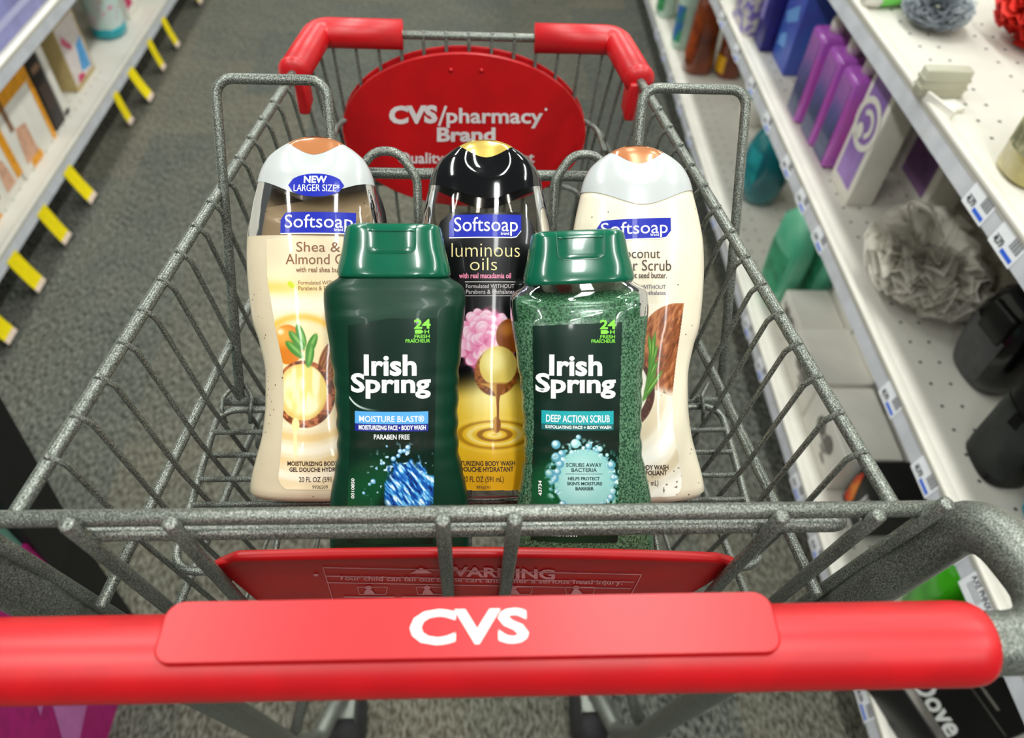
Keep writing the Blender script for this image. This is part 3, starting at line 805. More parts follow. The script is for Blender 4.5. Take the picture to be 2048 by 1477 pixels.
o = mb.build('back_label', pm('cream_paper', (226, 212, 180), .5, var=.05), rt); o['label'] = 'cream back label seen through the clear shoulders'
banner(rt, sh, 898, 1043, 429, 474, 908, 1036, 0)
lettering('product_lettering', rt, GOLD_P, [('luminous', 903, 1040, 486, 514, -.012), ('oils', 940, 994, 516, 541, -.012)], sh.put(.34), 'thin pale gold product name')
lettering('oil_lettering', rt, PINK_P, [('with real macadamia oil', 918, 1022, 546, 557, .015)], sh.put(.34), 'pink lettering')
mb = MB(); P_ = sh.put(.34)
stroke(mb, 930, 564, 1031, 564, 1.2, P_); stroke(mb, 930, 592, 1031, 592, 1.2, P_)
text(mb, 'Formulated WITHOUT', 932, 1029, 568.5, 576.5, P_); text(mb, 'Parabens & Phthalates', 932, 1029, 579.5, 588, P_)
mb.build('claim_lettering', GREY_INK, rt)
lettering('size_lettering', rt, DARK_P, [('MOISTURIZING BODY WASH', 897, 1031, 925, 935, .025), ('GEL DOUCHE HYDRATANT', 899, 1028, 937, 947, .025), ('20 FL OZ (591 mL)', 926, 1008, 956, 971, .01), ('9936591', 953, 981, 975, 982)], sh.put(.34))

# ---- right: coconut butter scrub
H_R = [283.04988, -3.55715, -363.43916, -10.98961, -283.60156, 301.35355, -0.03664, -0.03973, 1.0]
rt, sh, cap = soft_bottle('scrub_body_wash_bottle', 'coconut butter scrub body wash bottle with white cap, right of the back row', (0.1098, 0.2411, ZS), -1.6, H_R, PEARL, COPPER, COCO, 181, True)
def paint_coco(X, Y_):
    img = np.ones(X.shape + (3,)) * np.array((234, 226, 206.))
    sw = np.sin(rad(X, Y_, 1180, 800, 90, 80) * 6.5 + 2 * vn(X, Y_, 70, 3)); low = ss(760, 830, Y_)
    img = over(img, (250, 246, 234), low * ss(0, 1, sw) * .9); img = over(img, (206, 186, 150), low * ss(.35, 1, -sw) * .7)
    oc = el(X, Y_, 1362, 700, 88, 94) ; fb = vn(X * 1.0 + Y_ * .35, Y_ * .25 - X * .1, 5, 6, 2)
    img = over(img, (140, 78, 44), oc); img = over(img, (196, 128, 82), oc * ss(.45, .75, fb) * .8); img = over(img, (92, 46, 22), oc * ss(.45, .2, fb) * .6)
    cut = ss(775, 800, Y_ - (X - 1350) * .3) * oc
    img = over(img, (244, 240, 226), cut)
    sl = el(X, Y_, 1236, 786, 76, 82); img = over(img, (70, 36, 24), sl); img = over(img, (150, 96, 62), sl * ss(.55, .8, vn(X, Y_, 5, 2, 2)) * .5)
    fsh = el(X, Y_, 1230, 778, 68, 72); img = over(img, (248, 246, 238), fsh); img = over(img, (222, 214, 196), fsh * ss(.7, 1.0, rad(X, Y_, 1226, 772, 68, 72)) * .7)
    for k in range(15):
        a = 1.15 + k * .055; x0, y0 = 1290 + k * 1.2, 800 - k * 6; L = 46 + 10 * math.sin(k * 1.7); ang = -1.0 - .045 * k + .12 * math.sin(k * 2.3)
        cx, cy = x0 + L * .5 * math.cos(ang), y0 + L * .5 * math.sin(ang)
        lf = el(X, Y_, cx, cy, L * .62, 4.2, 1.0, ang); img = over(img, (66, 120, 40), lf); img = over(img, (150, 192, 84), lf * el(X, Y_, cx, cy, L * .5, 1.6, 1, ang) * .8)
    img = over(img, (88, 72, 54), ss(.86, .9, vn(X, Y_, 5.5, 31)) * ss(.6, .75, vn(X, Y_, 40, 3)) * .7)
    return img
def mask_coco(X, Y_):
    right = np.interp(Y_, [600, 640, 720, 795, 860, 930, 960, 1000], [1373, 1368, 1358, 1350, 1352, 1366, 1370, 1368]); r = 24
    corner = (X > right - r) & (Y_ > 1000 - r) & (np.hypot(X - right + r, Y_ - 1000 + r) > r)
    return (X < right) & (X > 2556 - right) & (Y_ > 606) & (Y_ < 998) & ~corner
sh.art('front_label', rt, -36, 36, 2, 125, paint_coco, mask_coco)
banner(rt, sh, 1196, 1343, 440, 480, 1204, 1336, 5)
COC_P = pm('cocoa_print', (66, 40, 30), 0.5)
lettering('scent_lettering', rt, COC_P, [('Coconut', 1232, 1320, 497, 517), ('Butter Scrub', 1207, 1343, 520, 542), ('with coconut seed butter.', 1210, 1334, 545, 557, .012)], sh.put(.34), 'dark brown lettering naming the scent')
lettering('claim_lettering', rt, NAVY_P, [('Formulated WITHOUT', 1232, 1332, 570, 578.5), ('Parabens & Phthalates', 1232, 1332, 581.5, 590)], sh.put(.34))
lettering('size_lettering', rt, DARK_P, [('MOISTURIZING BODY WASH', 1207, 1341, 933, 943, .025), ('GEL DOUCHE EXFOLIANT', 1211, 1338, 944, 954, .025), ('20 FL OZ (591 mL)', 1240, 1320, 964, 978, .01), ('9936511', 1268, 1294, 983, 989)], sh.put(.34))

# ---- front row: the two green bottles
IR_W = [(0, 38), (1.4, 40), (5, 41), (19.3, 40.9), (37.7, 40), (46.9, 38.7), (54.4, 36.9), (60, 36.2), (66, 34.6), (72, 35.0), (77.7, 34.0), (84, 34.9), (90, 34.2), (97.5, 35.2), (104, 34.7), (109, 35.6), (114, 35.2), (120.6, 36.5), (129, 36.9), (143, 38.6), (154.5, 39.3), (159, 39.1), (161.5, 38.3), (164, 35.5), (166.5, 31.5), (168.4, 29.7)]
IR_D = [(0, 14.2), (1.4, 16), (5, 17), (60, 17), (120, 18.2), (150, 19), (160, 18), (164, 16.2), (168.4, 14.6)]
def crease(x, z):                                  # slanting step on the shoulder
    l = 146.5 + (x + 40) * .115; t = min(1, max(0, (z - l + 1.2) / 2.4)); return .9 * t * t * (3 - 2 * t) * min(1, max(0, (163 - z) / 4))
IRISH = Shape(IR_W, IR_D, 2.7, crease)
CAP_W = [(167.6, 30.6), (168.6, 31.2), (182.2, 28.4), (192, 26.4), (194.6, 25.6), (196.1, 23.9), (196.6, 21.5)]
CAP_D = [(167.6, 15.2), (168.6, 15.8), (182.2, 14.2), (192, 13), (194.6, 12.4), (196.1, 11), (196.6, 9)]
IRCAP = Shape(CAP_W, CAP_D, 3.0)
GREEN_CAP = pm('green_cap_plastic', (0, 92, 66), 0.2, coat=0.5, var=0.05)
GREEN_BODY = pm('dark_green_plastic', (0, 50, 32), 0.36, coat=0.05, var=0.06, spec=.35)
LIME_P = pm('lime_print', (132, 226, 66), 0.45)
def gel_mat():
    m = pm('speckled_gel', (92, 132, 100), 0.25, coat=0.15, rgb2=(28, 62, 42), scale=900, lo=.4, hi=.62)
    return m
GEL = gel_mat()
GREENFILM = film('green_clear_plastic', (236, 248, 240))
def irish_bottle(name, label, B, roll, H, clear):
    root = empty(name, (0, 0, 0), label, 'body wash bottle', 'green body wash bottles in the front row of the cart seat')
    lean(root, B, 40, roll)
    sh = Sheet(H, IRISH)
    mb = MB(); IRISH.patch(mb, 148 if clear else 0, 168.2, .04 if clear else 0, 88, 30 if clear else 90, 0, not clear, True)
    mb.build('clear_shoulder' if clear else 'bottle_body', GREENFILM if clear else GREEN_BODY, root)
    if clear:
        mb = MB(); rings = []
        for j in range(70):
            rings.append([IRISH.pt(2 * math.pi * i / 72, .8 + (min(157 + (IRISH.pt(2 * math.pi * i / 72, 157)[1] * 1000 + 18) * .35, 166) - .8) * j / 69, -.12) for i in range(72)])
        mb.loft(rings); g = mb.build('bottle_body', GEL, root); g['label'] = 'speckled green gel filling the bottle'
    mb = MB(); IRCAP.patch(mb, 167.6, 196.6, 0, 88, 24, 0, True, True)
    cap = mb.build('cap', GREEN_CAP, root)
    mb = MB()                                      # flip lid let into the front of the cap
    def lid(u, v, o): return IRCAP.front(u, v, o)
    ol = []
    for v in np.linspace(195.6, 185, 6): ol.append((-13.2 + (196 - v) * .02, v))
    ol += [(-12.6, 182.6), (-10.6, 181.2)] + [(u, 180.8) for u in np.linspace(-8, 8, 5)] + [(10.6, 181.2), (12.6, 182.6)]
    for v in np.linspace(185, 195.6, 6): ol.append((13.2 - (196 - v) * .02, v))
    vs, rows = [], 10
    for j in range(rows + 1):
        v = 181 + (195.9 - 181) * j / rows; hw = 13.1 if v > 184 else 10.6 + 2.5 * math.sqrt(max(0, 1 - ((184 - v) / 3) ** 2))
        for i in range(9):
            q = lid((i / 4 - 1) * hw, v, .05 + (.5 if 0 < i < 8 and 0 < j < rows else 0)); vs.append(q)
    mb.add(vs, [(j * 9 + i, j * 9 + i + 1, (j + 1) * 9 + i + 1, (j + 1) * 9 + i) for j in range(rows) for i in range(8)])
    mb.tube([lid(u, v, .15) for u, v in ol], .00028, 6)
    mb.tube([lid(u, 192.6, .62) for u in np.linspace(-12, 12, 7)], .0006, 8)
    mb.build('flip_lid', GREEN_CAP, cap)
    return root, sh
def mask_ir(dx, dy):
    def f(X, Y_):
        X, Y_ = X - dx, Y_ - dy
        l = np.interp(Y_, [650, 700, 800, 860, 1060], [693, 694, 696, 697, 690]); r_ = np.interp(Y_, [636, 700, 1060], [875, 873, 866])
        t = np.where(X < 850, 652 - (X - 693) * .185, 623 + (X - 850) * .55)
        return (X > l) & (X < r_) & (Y_ > t) & (Y_ < 1092)
    return f
def ir_base(X, Y_, dx, dy):
    X, Y_ = X - dx, Y_ - dy
    img = np.ones(X.shape + (3,)) * np.array((3, 36, 25.))
    img = over(img, (1, 24, 17), ss(.3, .7, vn(X, Y_, 120, 3)) * .6)
    img = over(img, (16, 92, 50), ss(860, 960, Y_ + (X - 780) * .35) * ss(.3, .7, vn(X + Y_ * .4, Y_ * .5, 70, 5)) * .7)
    return img
def paint_blast(X, Y_):
    img = ir_base(X, Y_, 0, 0)
    c = np.exp(-(rad(X, Y_, 820, 985, 62, 70)) ** 2 * .9)
    body = ss(.62, .78, c + .33 * vn(X * .9 - Y_ * .5, Y_ * .35 + X * .35, 10, 4, 3) + .30 * ss(990, 925, Y_) * (vn(X, Y_ * .6, 9, 8, 2) - .55)) * ss(902, 925, Y_ + 8 * vn(X, Y_, 8, 4))
    st = vn(X * 1.0 - (Y_ - 980) * .75, Y_ * .25 + X * .2, 6, 2, 3)
    img = over(img, (22, 88, 176), body); img = over(img, (96, 186, 236), body * ss(.48, .62, st)); img = over(img, (232, 246, 252), body * ss(.63, .74, st)); img = over(img, (8, 34, 92), body * ss(.44, .3, st) * .9)
    sp = ss(1.15, .6, rad(X, Y_, 806, 960, 80, 75)); d = vn(X, Y_, 6.5, 12)
    img = over(img, (196, 226, 246), ss(.80, .86, d) * sp * (1 - body)); 
    for x, y, r in ((815, 897, 5), (808, 904, 4), (796, 914, 4), (786, 920, 5), (762, 930, 3), (773, 895, 2), (745, 966, 5), (738, 972, 3), (726, 990, 3), (842, 948, 4), (752, 940, 2.5), (800, 905, 5)): img = over(img, (120, 180, 226), el(X, Y_, x, y, r, r, 1)); img = over(img, (240, 248, 255), el(X, Y_, x - 1, y - 1, r * .5, r * .4, 1))
    sw = np.abs(Y_ - (824 - 30 * np.exp(-(X - 694) / 18.))); img = over(img, (236, 244, 240), ss(3.2, .6, sw) * (X < 766) * ss(766, 700, X))
    return img
H_IL = [242.51516, -5.48268, -186.74834, -5.39992, -259.85269, 302.32229, -0.03491, -0.10178, 1.0]
rt, sh = irish_bottle('moisture_body_wash_bottle', 'opaque dark green moisture blast body wash bottle, left of the front row', (-0.0405, 0.2017, .8879), -.3, H_IL, False)
sh.art('front_label', rt, -36, 34, 12, 146, paint_blast, mask_ir(0, 0), off=.16, rough=.3, coat=.2)
def ir_text(rt, sh, dx, dy, bar, bar2, t1, t2, b):
    P_ = sh.put(.36)
    lettering('brand_lettering', rt, WHITE_P, [('Irish', 727 + dx, 833 + dx, 710 + dy, 753 + dy, .03), ('Sprıng', 700 + dx, 861 + dx, 748 + dy, 799 + dy, .03)], P_, 'bold white brand words')
    mb = MB(); text(mb, '24', 828 + dx, 861 + dx, 639 + dy, 658 + dy, P_, 0, .03); text(mb, 'H', 849 + dx, 858 + dx, 660 + dy, 668 + dy, P_, 0, .012)
    blob(mb, [(830 + dx, 660 + dy), (842 + dx, 660 + dy), (847 + dx, 664 + dy), (842 + dx, 668 + dy), (830 + dx, 668 + dy)], P_)
    text(mb, 'FRESH', 829 + dx, 859 + dx, 670 + dy, 677 + dy, P_, 0, .012); text(mb, 'FRAÎCHEUR', 811 + dx, 860 + dx, 677 + dy, 686 + dy, P_, 0, .012)
    mb.build('freshness_lettering', LIME_P, rt)['label'] = 'lime green 24 hour claim'
    mb = MB(); x0, y0, x1, y1, y2 = b
    def band(ya, yb, P, mi):
        n = 12; mb.add([q for k in range(n + 1) for q in (P(x0 + (x1 - x0) * k / n, ya), P(x0 + (x1 - x0) * k / n, yb))], [(2 * k, 2 * k + 1, 2 * k + 3, 2 * k + 2) for k in range(n)], mi, False)
    band(y0, y1, P_, 0); band(y1, y2, P_, 1)
    bn = mb.build('variant_banner', [bar, bar2], rt)
    lettering('variant_lettering', bn, WHITE_P, [(t1, x0 + 9, x1 - 8, y0 + 8, y1 - 4, .01), (t2, x0 + 8, x1 - 5, y1 + 2.5, y2 - 3, .025)], sh.put(.5))
ir_text(rt, sh, 0, 0, pm('sky_blue_ink', (84, 164, 226), .3, coat=.4), pm('navy_blue_ink', (14, 30, 132), .3, coat=.4), 'MOISTURE BLAST®', 'MOISTURIZING FACE • BODY WASH', (708, 825, 856, 850, 865))
mb = MB(); P_ = sh.put(.36); text(mb, 'PARABEN FREE', 747, 819, 871, 881, P_, 0, .012); mb.build('claim_lettering', WHITE_P, rt); mb = MB()
v, f = glyphs('0010850', .02); a, b_ = v.min(0), v.max(0); n = (v - a) / (b_ - a)
mb.add([P_(700 + p[1] * -0 + (1 - p[1]) * 7, 1002 - p[0] * 40) for p in n], f, 0, False)
mb.build('code_lettering', WHITE_P, rt)

H_IR = [243.54242, -5.91222, -281.10714, -16.60765, -257.93131, 318.08068, -0.03491, -0.10178, 1.0]
rt, sh = irish_bottle('scrub_gel_bottle', 'clear speckled green deep action scrub bottle, right of the front row', (0.0702, 0.1990, .8872), -2.9, H_IR, True)
def paint_scrub(X, Y_):
    img = ir_base(X, Y_, 372, 4)
    r = rad(X, Y_, 1171, 970, 62, 66)
    img = over(img, (150, 206, 200), ss(1.02, .94, r)); img = over(img, (196, 232, 226), ss(.9, .2, rad(X, Y_, 1165, 962, 62, 66)) * .7)
    ringm = ss(.30, .05, np.abs(r - 1.05)); t = vn(X, Y_, 7, 3, 2)
    img = over(img, (120, 184, 188), ringm * ss(.45, .6, t)); img = over(img, (232, 246, 246), ringm * ss(.6, .72, t))
    rs = np.random.RandomState(5)
    for k in range(64):
        a = rs.rand() * 6.283; q = 1.02 + .22 * rs.randn() * .7; x, y = 1171 + 62 * q * math.cos(a), 970 + 66 * q * math.sin(a); rr_ = 2.5 + 7.5 * rs.rand() ** 2
        if q < .88: continue
        img = over(img, (92, 160, 182) if k % 3 else (150, 204, 206), el(X, Y_, x, y, rr_, rr_, 1.2)); img = over(img, (206, 234, 238), el(X, Y_, x - rr_ * .2, y - rr_ * .2, rr_ * .6, rr_ * .6, 2) * .8); img = over(img, (250, 255, 255), el(X, Y_, x - rr_ * .35, y - rr_ * .35, rr_ * .25, rr_ * .25, .8))
    img = over(img, (20, 110, 52), ss(1.9, 1.2, r) * ss(1.0, 1.15, r) * ss(900, 1000, Y_) * .3)
    return img
sh.art('front_label', rt, -36, 34, 10, 146, paint_scrub, mask_ir(373, 4), off=.16, rough=.3, coat=.2)
ir_text(rt, sh, 373, 5, pm('teal_ink', (14, 160, 166), .3, coat=.4), pm('deep_teal_ink', (4, 92, 92), .3, coat=.4), 'DEEP ACTION SCRUB', 'EXFOLIATING FACE + BODY WASH', (1085, 829, 1230, 856, 868))
mb = MB(); P_ = sh.put(.36)
text(mb, 'SCRUBS AWAY', 1134, 1206, 934, 942, P_, 0, .012); text(mb, 'BACTERIA', 1145, 1196, 944, 952, P_, 0, .012); stroke(mb, 1133, 956, 1208, 956, 1, P_)
text(mb, 'HELPS PROTECT', 1138, 1202, 962, 969, P_, 0, .02); text(mb, "SKIN'S MOISTURE", 1136, 1207, 972, 979, P_, 0, .02); text(mb, 'BARRIER', 1153, 1190, 982, 989, P_, 0, .02)
mb.build('claim_lettering', pm('dark_teal_print', (14, 62, 62), .5), rt)
mb = MB(); text(mb, 'LES BACTÉRIES', 1088, 1162, 1063, 1073, P_, 0, .02); text(mb, 'EN FROTTANT', 1091, 1158, 1075, 1083, P_, 0, .02); mb.build('french_lettering', WHITE_P, rt); mb = MB()
v, f = glyphs('43734', .02); a, b_ = v.min(0), v.max(0); n = (v - a) / (b_ - a)
mb.add([P_(1079 + (1 - p[1]) * 7, 1003 - p[0] * 30) for p in n], f, 0, False)
mb.build('code_lettering', WHITE_P, rt)

# ------------------------------------------------------------------ store shelving
AL = 0.0201                                        # the aisle runs a touch askew to the cart
AD = np.array((math.sin(AL), math.cos(AL), 0)); AN = np.array((math.cos(AL), -math.sin(AL), 0))
RX, LX, GS = 0.614, -1.10, 1.18        # GS: size of the right-hand goods
SHELF_W = pm('shelf_enamel', (222, 218, 207), 0.45, var=0.03, scale=12)
SHELF_G = pm('grey_enamel', (150, 152, 152), 0.5, var=0.04)
STRIP = pm('clear_label_strip', (206, 208, 214), 0.18, coat=0.7, var=0.06, scale=25)
HOLE = pm('dark_hole', (60, 60, 58), 0.8, var=0.1)
def shelf_pt(X0, lx, ly, z): return tuple(np.array((X0, 0, z)) + AN * lx + AD * ly)
def shelving(name, label, X0, s, y0, y1, zs, depth, label_strips):
    """s = +1 when the boards run towards +x"""
    root = empty(name, (X0, 0, 0), label, 'shelving', None, -AL)
    def part(mb, nm, m, par=None): return mb.build(nm, m, par or root)
    ym, yl = (y0 + y1) / 2, y1 - y0
    mb = MB(); mb.box((s * (depth + .02), ym, .75), (.03, yl, 1.5)); part(mb, 'back_panel', SHELF_W)
    mb = MB(); mb.box((s * (depth / 2 + .05), ym, .06), (depth - .06, yl, .12)); part(mb, 'kick_base', pm('kick_plate_gap_shade', (14, 14, 14), 0.7, var=.2))  # black colour stands in for the shade in the gap below the boards
    for i, (zb, dx) in enumerate(zs):
        zt = zb + .034
        mb = MB()
        mb.box((s * (dx + depth / 2), ym, zt - .006), (depth, yl, .012), 0, 0, .003)
        mb.box((s * (dx + .006), ym, zt - .001), (.014, yl, .010), 0, 0, .004)
        mb.box((s * (dx + depth / 2 + .05), ym, zt - .022), (depth - .1, yl, .02))
        k = 0
        y = y0 + .02
        while y < min(y1, 2.2):
            for lx in (.055, .085, .16, .19, .26):
                o = (s * (dx + lx), y, zt + .0003); n = 8
                mb.add([(o[0] + .0028 * math.cos(2 * math.pi * q / n), o[1] + .0028 * math.sin(2 * math.pi * q / n), o[2]) for q in range(n)], [tuple(range(n))], 1, False)
            y += .042
        sb = part(mb, 'shelf_board', [SHELF_W, HOLE])
        mb = MB()
        pr = [(0, -.004), (-.004, 0), (.002, .035), (.006, .035), (.006, -.004)]
        rings = [[(s * (dx + a), y, zb + b) for a, b in pr] for y in np.linspace(y0, y1, 9)]
        mb.loft(rings, 0, True, True, False)
        part(mb, 'label_strip', label_strips, sb)
    for y in np.arange(y0 + .02, y1, 1.2):
        mb = MB(); mb.box((s * (depth - .005), y, .75), (.03, .03, 1.5)); part(mb, 'upright_post', SHELF_G)
    return root
Z_R = (0.090, 0.4465, 0.751); Z_L = (0.093, 0.379)
shelving('store_shelving', 'white store shelving with three filled levels right of the cart', RX, 1, .02, 4.4, [(z, 0) for z in Z_R], .36, STRIP)
shelving('store_shelving', 'white store shelving with yellow tags hanging from its lower level', LX, -1, .35, 4.4, [(Z_L[0], 0), (Z_L[1], 0)], .40, STRIP)
LO, MI, TO, LL, LU = (z + .0348 for z in Z_R + Z_L)
def chan(px, py, X0):                              # where a ray meets the front of a label strip
    r = CF + CR * (px - IW / 2) / FPX - CU * (py - IH / 2) / FPX
    t = X0 / (r[0] - math.tan(AL) * r[1]); return CAM + t * r

# price tags in the strips
TAG_W = pm('tag_paper', (238, 240, 244), 0.5, var=0.02)
TAG_B = pm('tag_blue', (40, 96, 214), 0.5)
TAG_K = pm('tag_black', (46, 46, 52), 0.6)
def price_tag(px, py, zb, label, w=.053, h=.034, axe=False, tab=0.0):
    p = chan(px, py, RX - .004); y = float(p @ AD)
    root = empty('price_tag', shelf_pt(RX, 0, y, zb), label, 'price tag', 'price tags in the label strips', -AL)
    def put(off): return lambda u, v: (-.0045 - off + v * .19, -u, v)      # u to the right when read from the aisle, v up
    mb = MB(); P0 = put(0); P1 = put(.0007)
    a = [(-w / 2, -.001 - tab), (w / 2, -.001 - tab), (w / 2, h), (-w / 2, h)]
    mb.loft([[P0(*q) for q in a], [P1(*q) for q in a]], 0, True, True, False); mb.build('card', TAG_W, root)
    mb = MB(); P2 = put(.0010)
    if axe: text(mb, 'AXE PHNX SG', -w * .46, w * .14, -h * .72, -h * .46, lambda x, yy: P2(x, -yy), 0, .02)
    else: text(mb, '4.79', -w * .40, -w * .06, -h * .42, -h * .12, lambda x, yy: P2(x, -yy), 0, .02)
    for k in range(11): u = w * ((.17 if axe else .10) + (.027 if axe else .033) * k); stroke(mb, u, h * (.52 if axe else .42), u, h * (.92 if axe else .82), w * (.011 + .012 * (k % 3 == 0)), P2, 0)
    for k in range(3): stroke(mb, -w * .42, h * (.40 - .1 * k), -w * .12, h * (.40 - .1 * k), h * .03, P2, 0)
    mb.build('print', TAG_K, root)
    mb = MB(); blob(mb, [(-w * .02, h * .08), (w * .44, h * .08), (w * .44, h * .24), (-w * .02, h * .24)], P2); mb.build('blue_bar', TAG_B, root)
    return root
rows = (('bottom', Z_R[0], [(1310, 92), (1322, 140), (1336, 190), (1352, 250), (1372, 310), (1398, 380), (1424, 462), (1497, 660), (1524, 745), (1603, 975), (1650, 1095), (1764, 1400)]),
        ('middle', Z_R[1], [(1440, 62), (1470, 125), (1500, 190), (1532, 262), (1572, 350), (1604, 415), (1640, 490), (1793, 800), (1866, 955), (1928, 1085)]),
        ('top', Z_R[2], [(1968, 412), (2026, 495)]))
ORD = ['first', 'second', 'third', 'fourth', 'fifth', 'sixth', 'seventh', 'eighth', 'ninth', 'tenth', 'eleventh', 'twelfth']
for nm, zb, L in rows:
    for k, (px, py) in enumerate(L): price_tag(px, py, zb, 'white price tag in the %s right shelf strip, %s from the far end' % (nm, ORD[k]))
price_tag(2000, 1228, Z_R[1], 'large white price tag with a barcode in the middle strip beside the handle bend', .094, .037, True, .004)

# yellow tags hanging from the left shelf
YEL = pm('yellow_card', (250, 226, 0), 0.45, var=0.04)
PALE = pm('pale_card_edge', (232, 208, 190), 0.5, var=0.04)
yt = [(397, 2), (330, 36), (304, 85), (262, 128), (236, 184), (140, 331), (94, 419), (37, 513), (-8, 640)]
for k, (px, py) in enumerate(yt):
    p = chan(px, py, LX + .004); y = float(p @ AD)
    wd = .036 if k in (1, 2, 4) else .046
    root = empty('yellow_shelf_tag', shelf_pt(LX, .005, y, Z_L[0] + .012), 'yellow tag hanging from the left shelf, %s from the far end' % ORD[k], 'shelf tag', 'yellow tags along the left shelf', -AL)
    fl = (.014, .022, .018, .032, .014, .030, .024, .026, .026)[k]; dr = .084
    mb = MB(); rings = []
    for j in range(8):
        t = j / 7; c = (fl * t * (.7 + .3 * t), -.012 * t, -dr * t)
        rings.append([(c[0], -wd / 2, c[2]), (c[0], wd / 2, c[2]), (c[0] - .0008, wd / 2, c[2]), (c[0] - .0008, -wd / 2, c[2])])
    mb.loft(rings, 0, True, True, False)
    mb.build('card', YEL, root)
    mb = MB(); e = rings[-1]; mb.loft([e, [(q[0] + .005, q[1], q[2] - .011) for q in e]], 0, True, True, False); mb.build('card_edge', PALE, root)

# ------------------------------------------------------------------ goods
def goods(name, label, cat, px, py, z, group=None, rz=0.0):
    if isinstance(px, tuple): 
        lf = 'left' in label; o = empty(name, shelf_pt(LX, -px[0], px[1], z) if lf else shelf_pt(RX, px[0] * GS, px[1] * GS, z), label, cat, group, -AL + rz); o.scale = (1, 1, 1.12) if lf else (GS, GS, GS); return o
    p = at(px, py, z=z)
    o = empty(name, tuple(p), label, cat, group, -AL + rz); o.scale = (GS, GS, GS) if p[0] > 0 else (1.1, 1.0, 1.12); return o
C_WHITE = pm('white_carton', (236, 232, 222), 0.5, var=0.03, scale=20)
C_CREAM = pm('cream_carton', (206, 196, 166), 0.55, var=0.05, scale=20)
C_BLACK = pm('black_carton', (20, 20, 22), 0.45, var=0.3, scale=30)
C_ORANGE = pm('orange_print', (240, 160, 10), 0.45, var=0.1)
C_DARK = pm('charcoal_plastic', (10, 10, 11), 0.4, var=0.2, spec=.25)
C_GREY = pm('warm_grey_print', (130, 126, 118), 0.6, var=0.1)
def panel(mb, pts, put, mi=0): mb.add([put(*p) for p in pts], [tuple(range(len(pts)))], mi, False)
def carton(root, sx, sy, sz, mat, nm='carton_body', corner=(0, 0)):
    """box whose near aisle-side bottom corner is the root: x into the shelf (s = sign), y away from the camera"""
    mb = MB(); mb.box((sx / 2, sy / 2, sz / 2), (abs(sx), sy, sz), 0, 0, .002); return mb.build(nm, mat, root)
def aisle(sx, off=.0006): s = -1 if sx > 0 else 1; return lambda u, v: (s * off, u, v)
def bottle(root, prof, sx, sy, mat, ex=2.4, cap=None, capm=None, label=None, pump=False, nm='bottle_body'):
    mb = MB(); mb.lathe(prof, (0, 0, 0), 32, 0, sx, sy, ex); b = mb.build(nm, mat, root)
    if cap: mb = MB(); mb.lathe(cap, (0, 0, 0), 24); c = mb.build('cap', capm, root)
    if pump:
        z = cap[-1][1]; mb = MB(); mb.tube([(0, 0, z - .005), (0, 0, z + .02), (-.03, 0, z + .022), (-.036, 0, z + .016)], .0045, 10, fil=.006); mb.build('pump_spout', capm, root)
    if label:
        z0, z1, m, a0, a1 = label; mb = MB(); n = 14; vs = []
        R_ = lambda z: float(np.interp(z, [p[1] for p in prof], [p[0] for p in prof])) + .0006
        for z in np.linspace(z0, z1, 6):
            for k in range(n + 1):
                t = math.radians(a0 + (a1 - a0) * k / n); ca, sa = math.cos(t), math.sin(t)
                vs.append((sx * R_(z) * math.copysign(abs(ca) ** (2 / ex), ca), sy * R_(z) * math.copysign(abs(sa) ** (2 / ex), sa), z))
        mb.add(vs, [(j * (n + 1) + i, j * (n + 1) + i + 1, (j + 1) * (n + 1) + i + 1, (j + 1) * (n + 1) + i) for j in range(5) for i in range(n)]); mb.build('bottle_label', m, root)
    return b

# --- right, bottom level
AMBER = pm('amber_plastic', (150, 62, 8), 0.18, coat=0.6, rgb2=(84, 28, 4), scale=14, lo=.3, hi=.7)
RED_CAP = pm('red_cap', (206, 60, 50), 0.3, coat=.4)
r = goods('amber_bottle', 'tall amber bottle with red cap on the bottom right shelf', 'bottle', 1392, 138, LO)
bottle(r, [(.034, 0), (.040, .004), (.041, .03), (.036, .10), (.035, .17), (.030, .195), (.014, .212), (.013, .222)], 1, 1, AMBER, 2.6, [(.016, .215), (.016, .245), (.010, .25)], RED_CAP, (.04, .15, pm('amber_label', (170, 70, 10), .4, rgb2=(120, 44, 6), scale=40), 120, 240))
r = goods('amber_bottle', 'amber bottle with yellow label behind the tall amber bottle', 'bottle', 1452, 148, LO)
bottle(r, [(.030, 0), (.034, .004), (.034, .15), (.026, .18), (.012, .2)], 1, 1, AMBER, 2.6, [(.014, .198), (.014, .225), (.009, .228)], C_BLACK, (.015, .06, pm('yellow_label', (232, 170, 20), .4, var=.1), 130, 240))
r = goods('green_label_bottle', 'pale bottle with green and blue label beside the amber bottle', 'bottle', 1362, 92, LO)
bottle(r, [(.026, 0), (.03, .004), (.03, .13), (.02, .155), (.012, .165)], 1, .8, pm('pale_green_plastic', (196, 222, 206), .3, var=.05), 2.4, [(.013, .163), (.013, .19), (.009, .192)], pm('leaf_green_cap', (40, 140, 84), .3), (.02, .12, pm('blue_green_label', (60, 110, 190), .4, rgb2=(60, 160, 110), scale=30), 110, 250))
r = goods('green_label_bottle', 'pale bottle with green label, farthest on the bottom right shelf', 'bottle', 1330, 30, LO)
bottle(r, [(.026, 0), (.03, .004), (.03, .13), (.02, .155), (.012, .165)], 1, .8, MATS['pale_green_plastic'], 2.4, [(.013, .163), (.013, .19), (.009, .192)], MATS['leaf_green_cap'], (.02, .12, pm('green_label', (70, 160, 100), .4, var=.2), 110, 250))
TEAL = pm('teal_gel', (0, 128, 136), 0.16, coat=0.6, rgb2=(0, 98, 112), scale=12)
r = goods('teal_bottle', 'rounded teal bottle on the bottom right shelf', 'bottle', 1512, 392, LO)
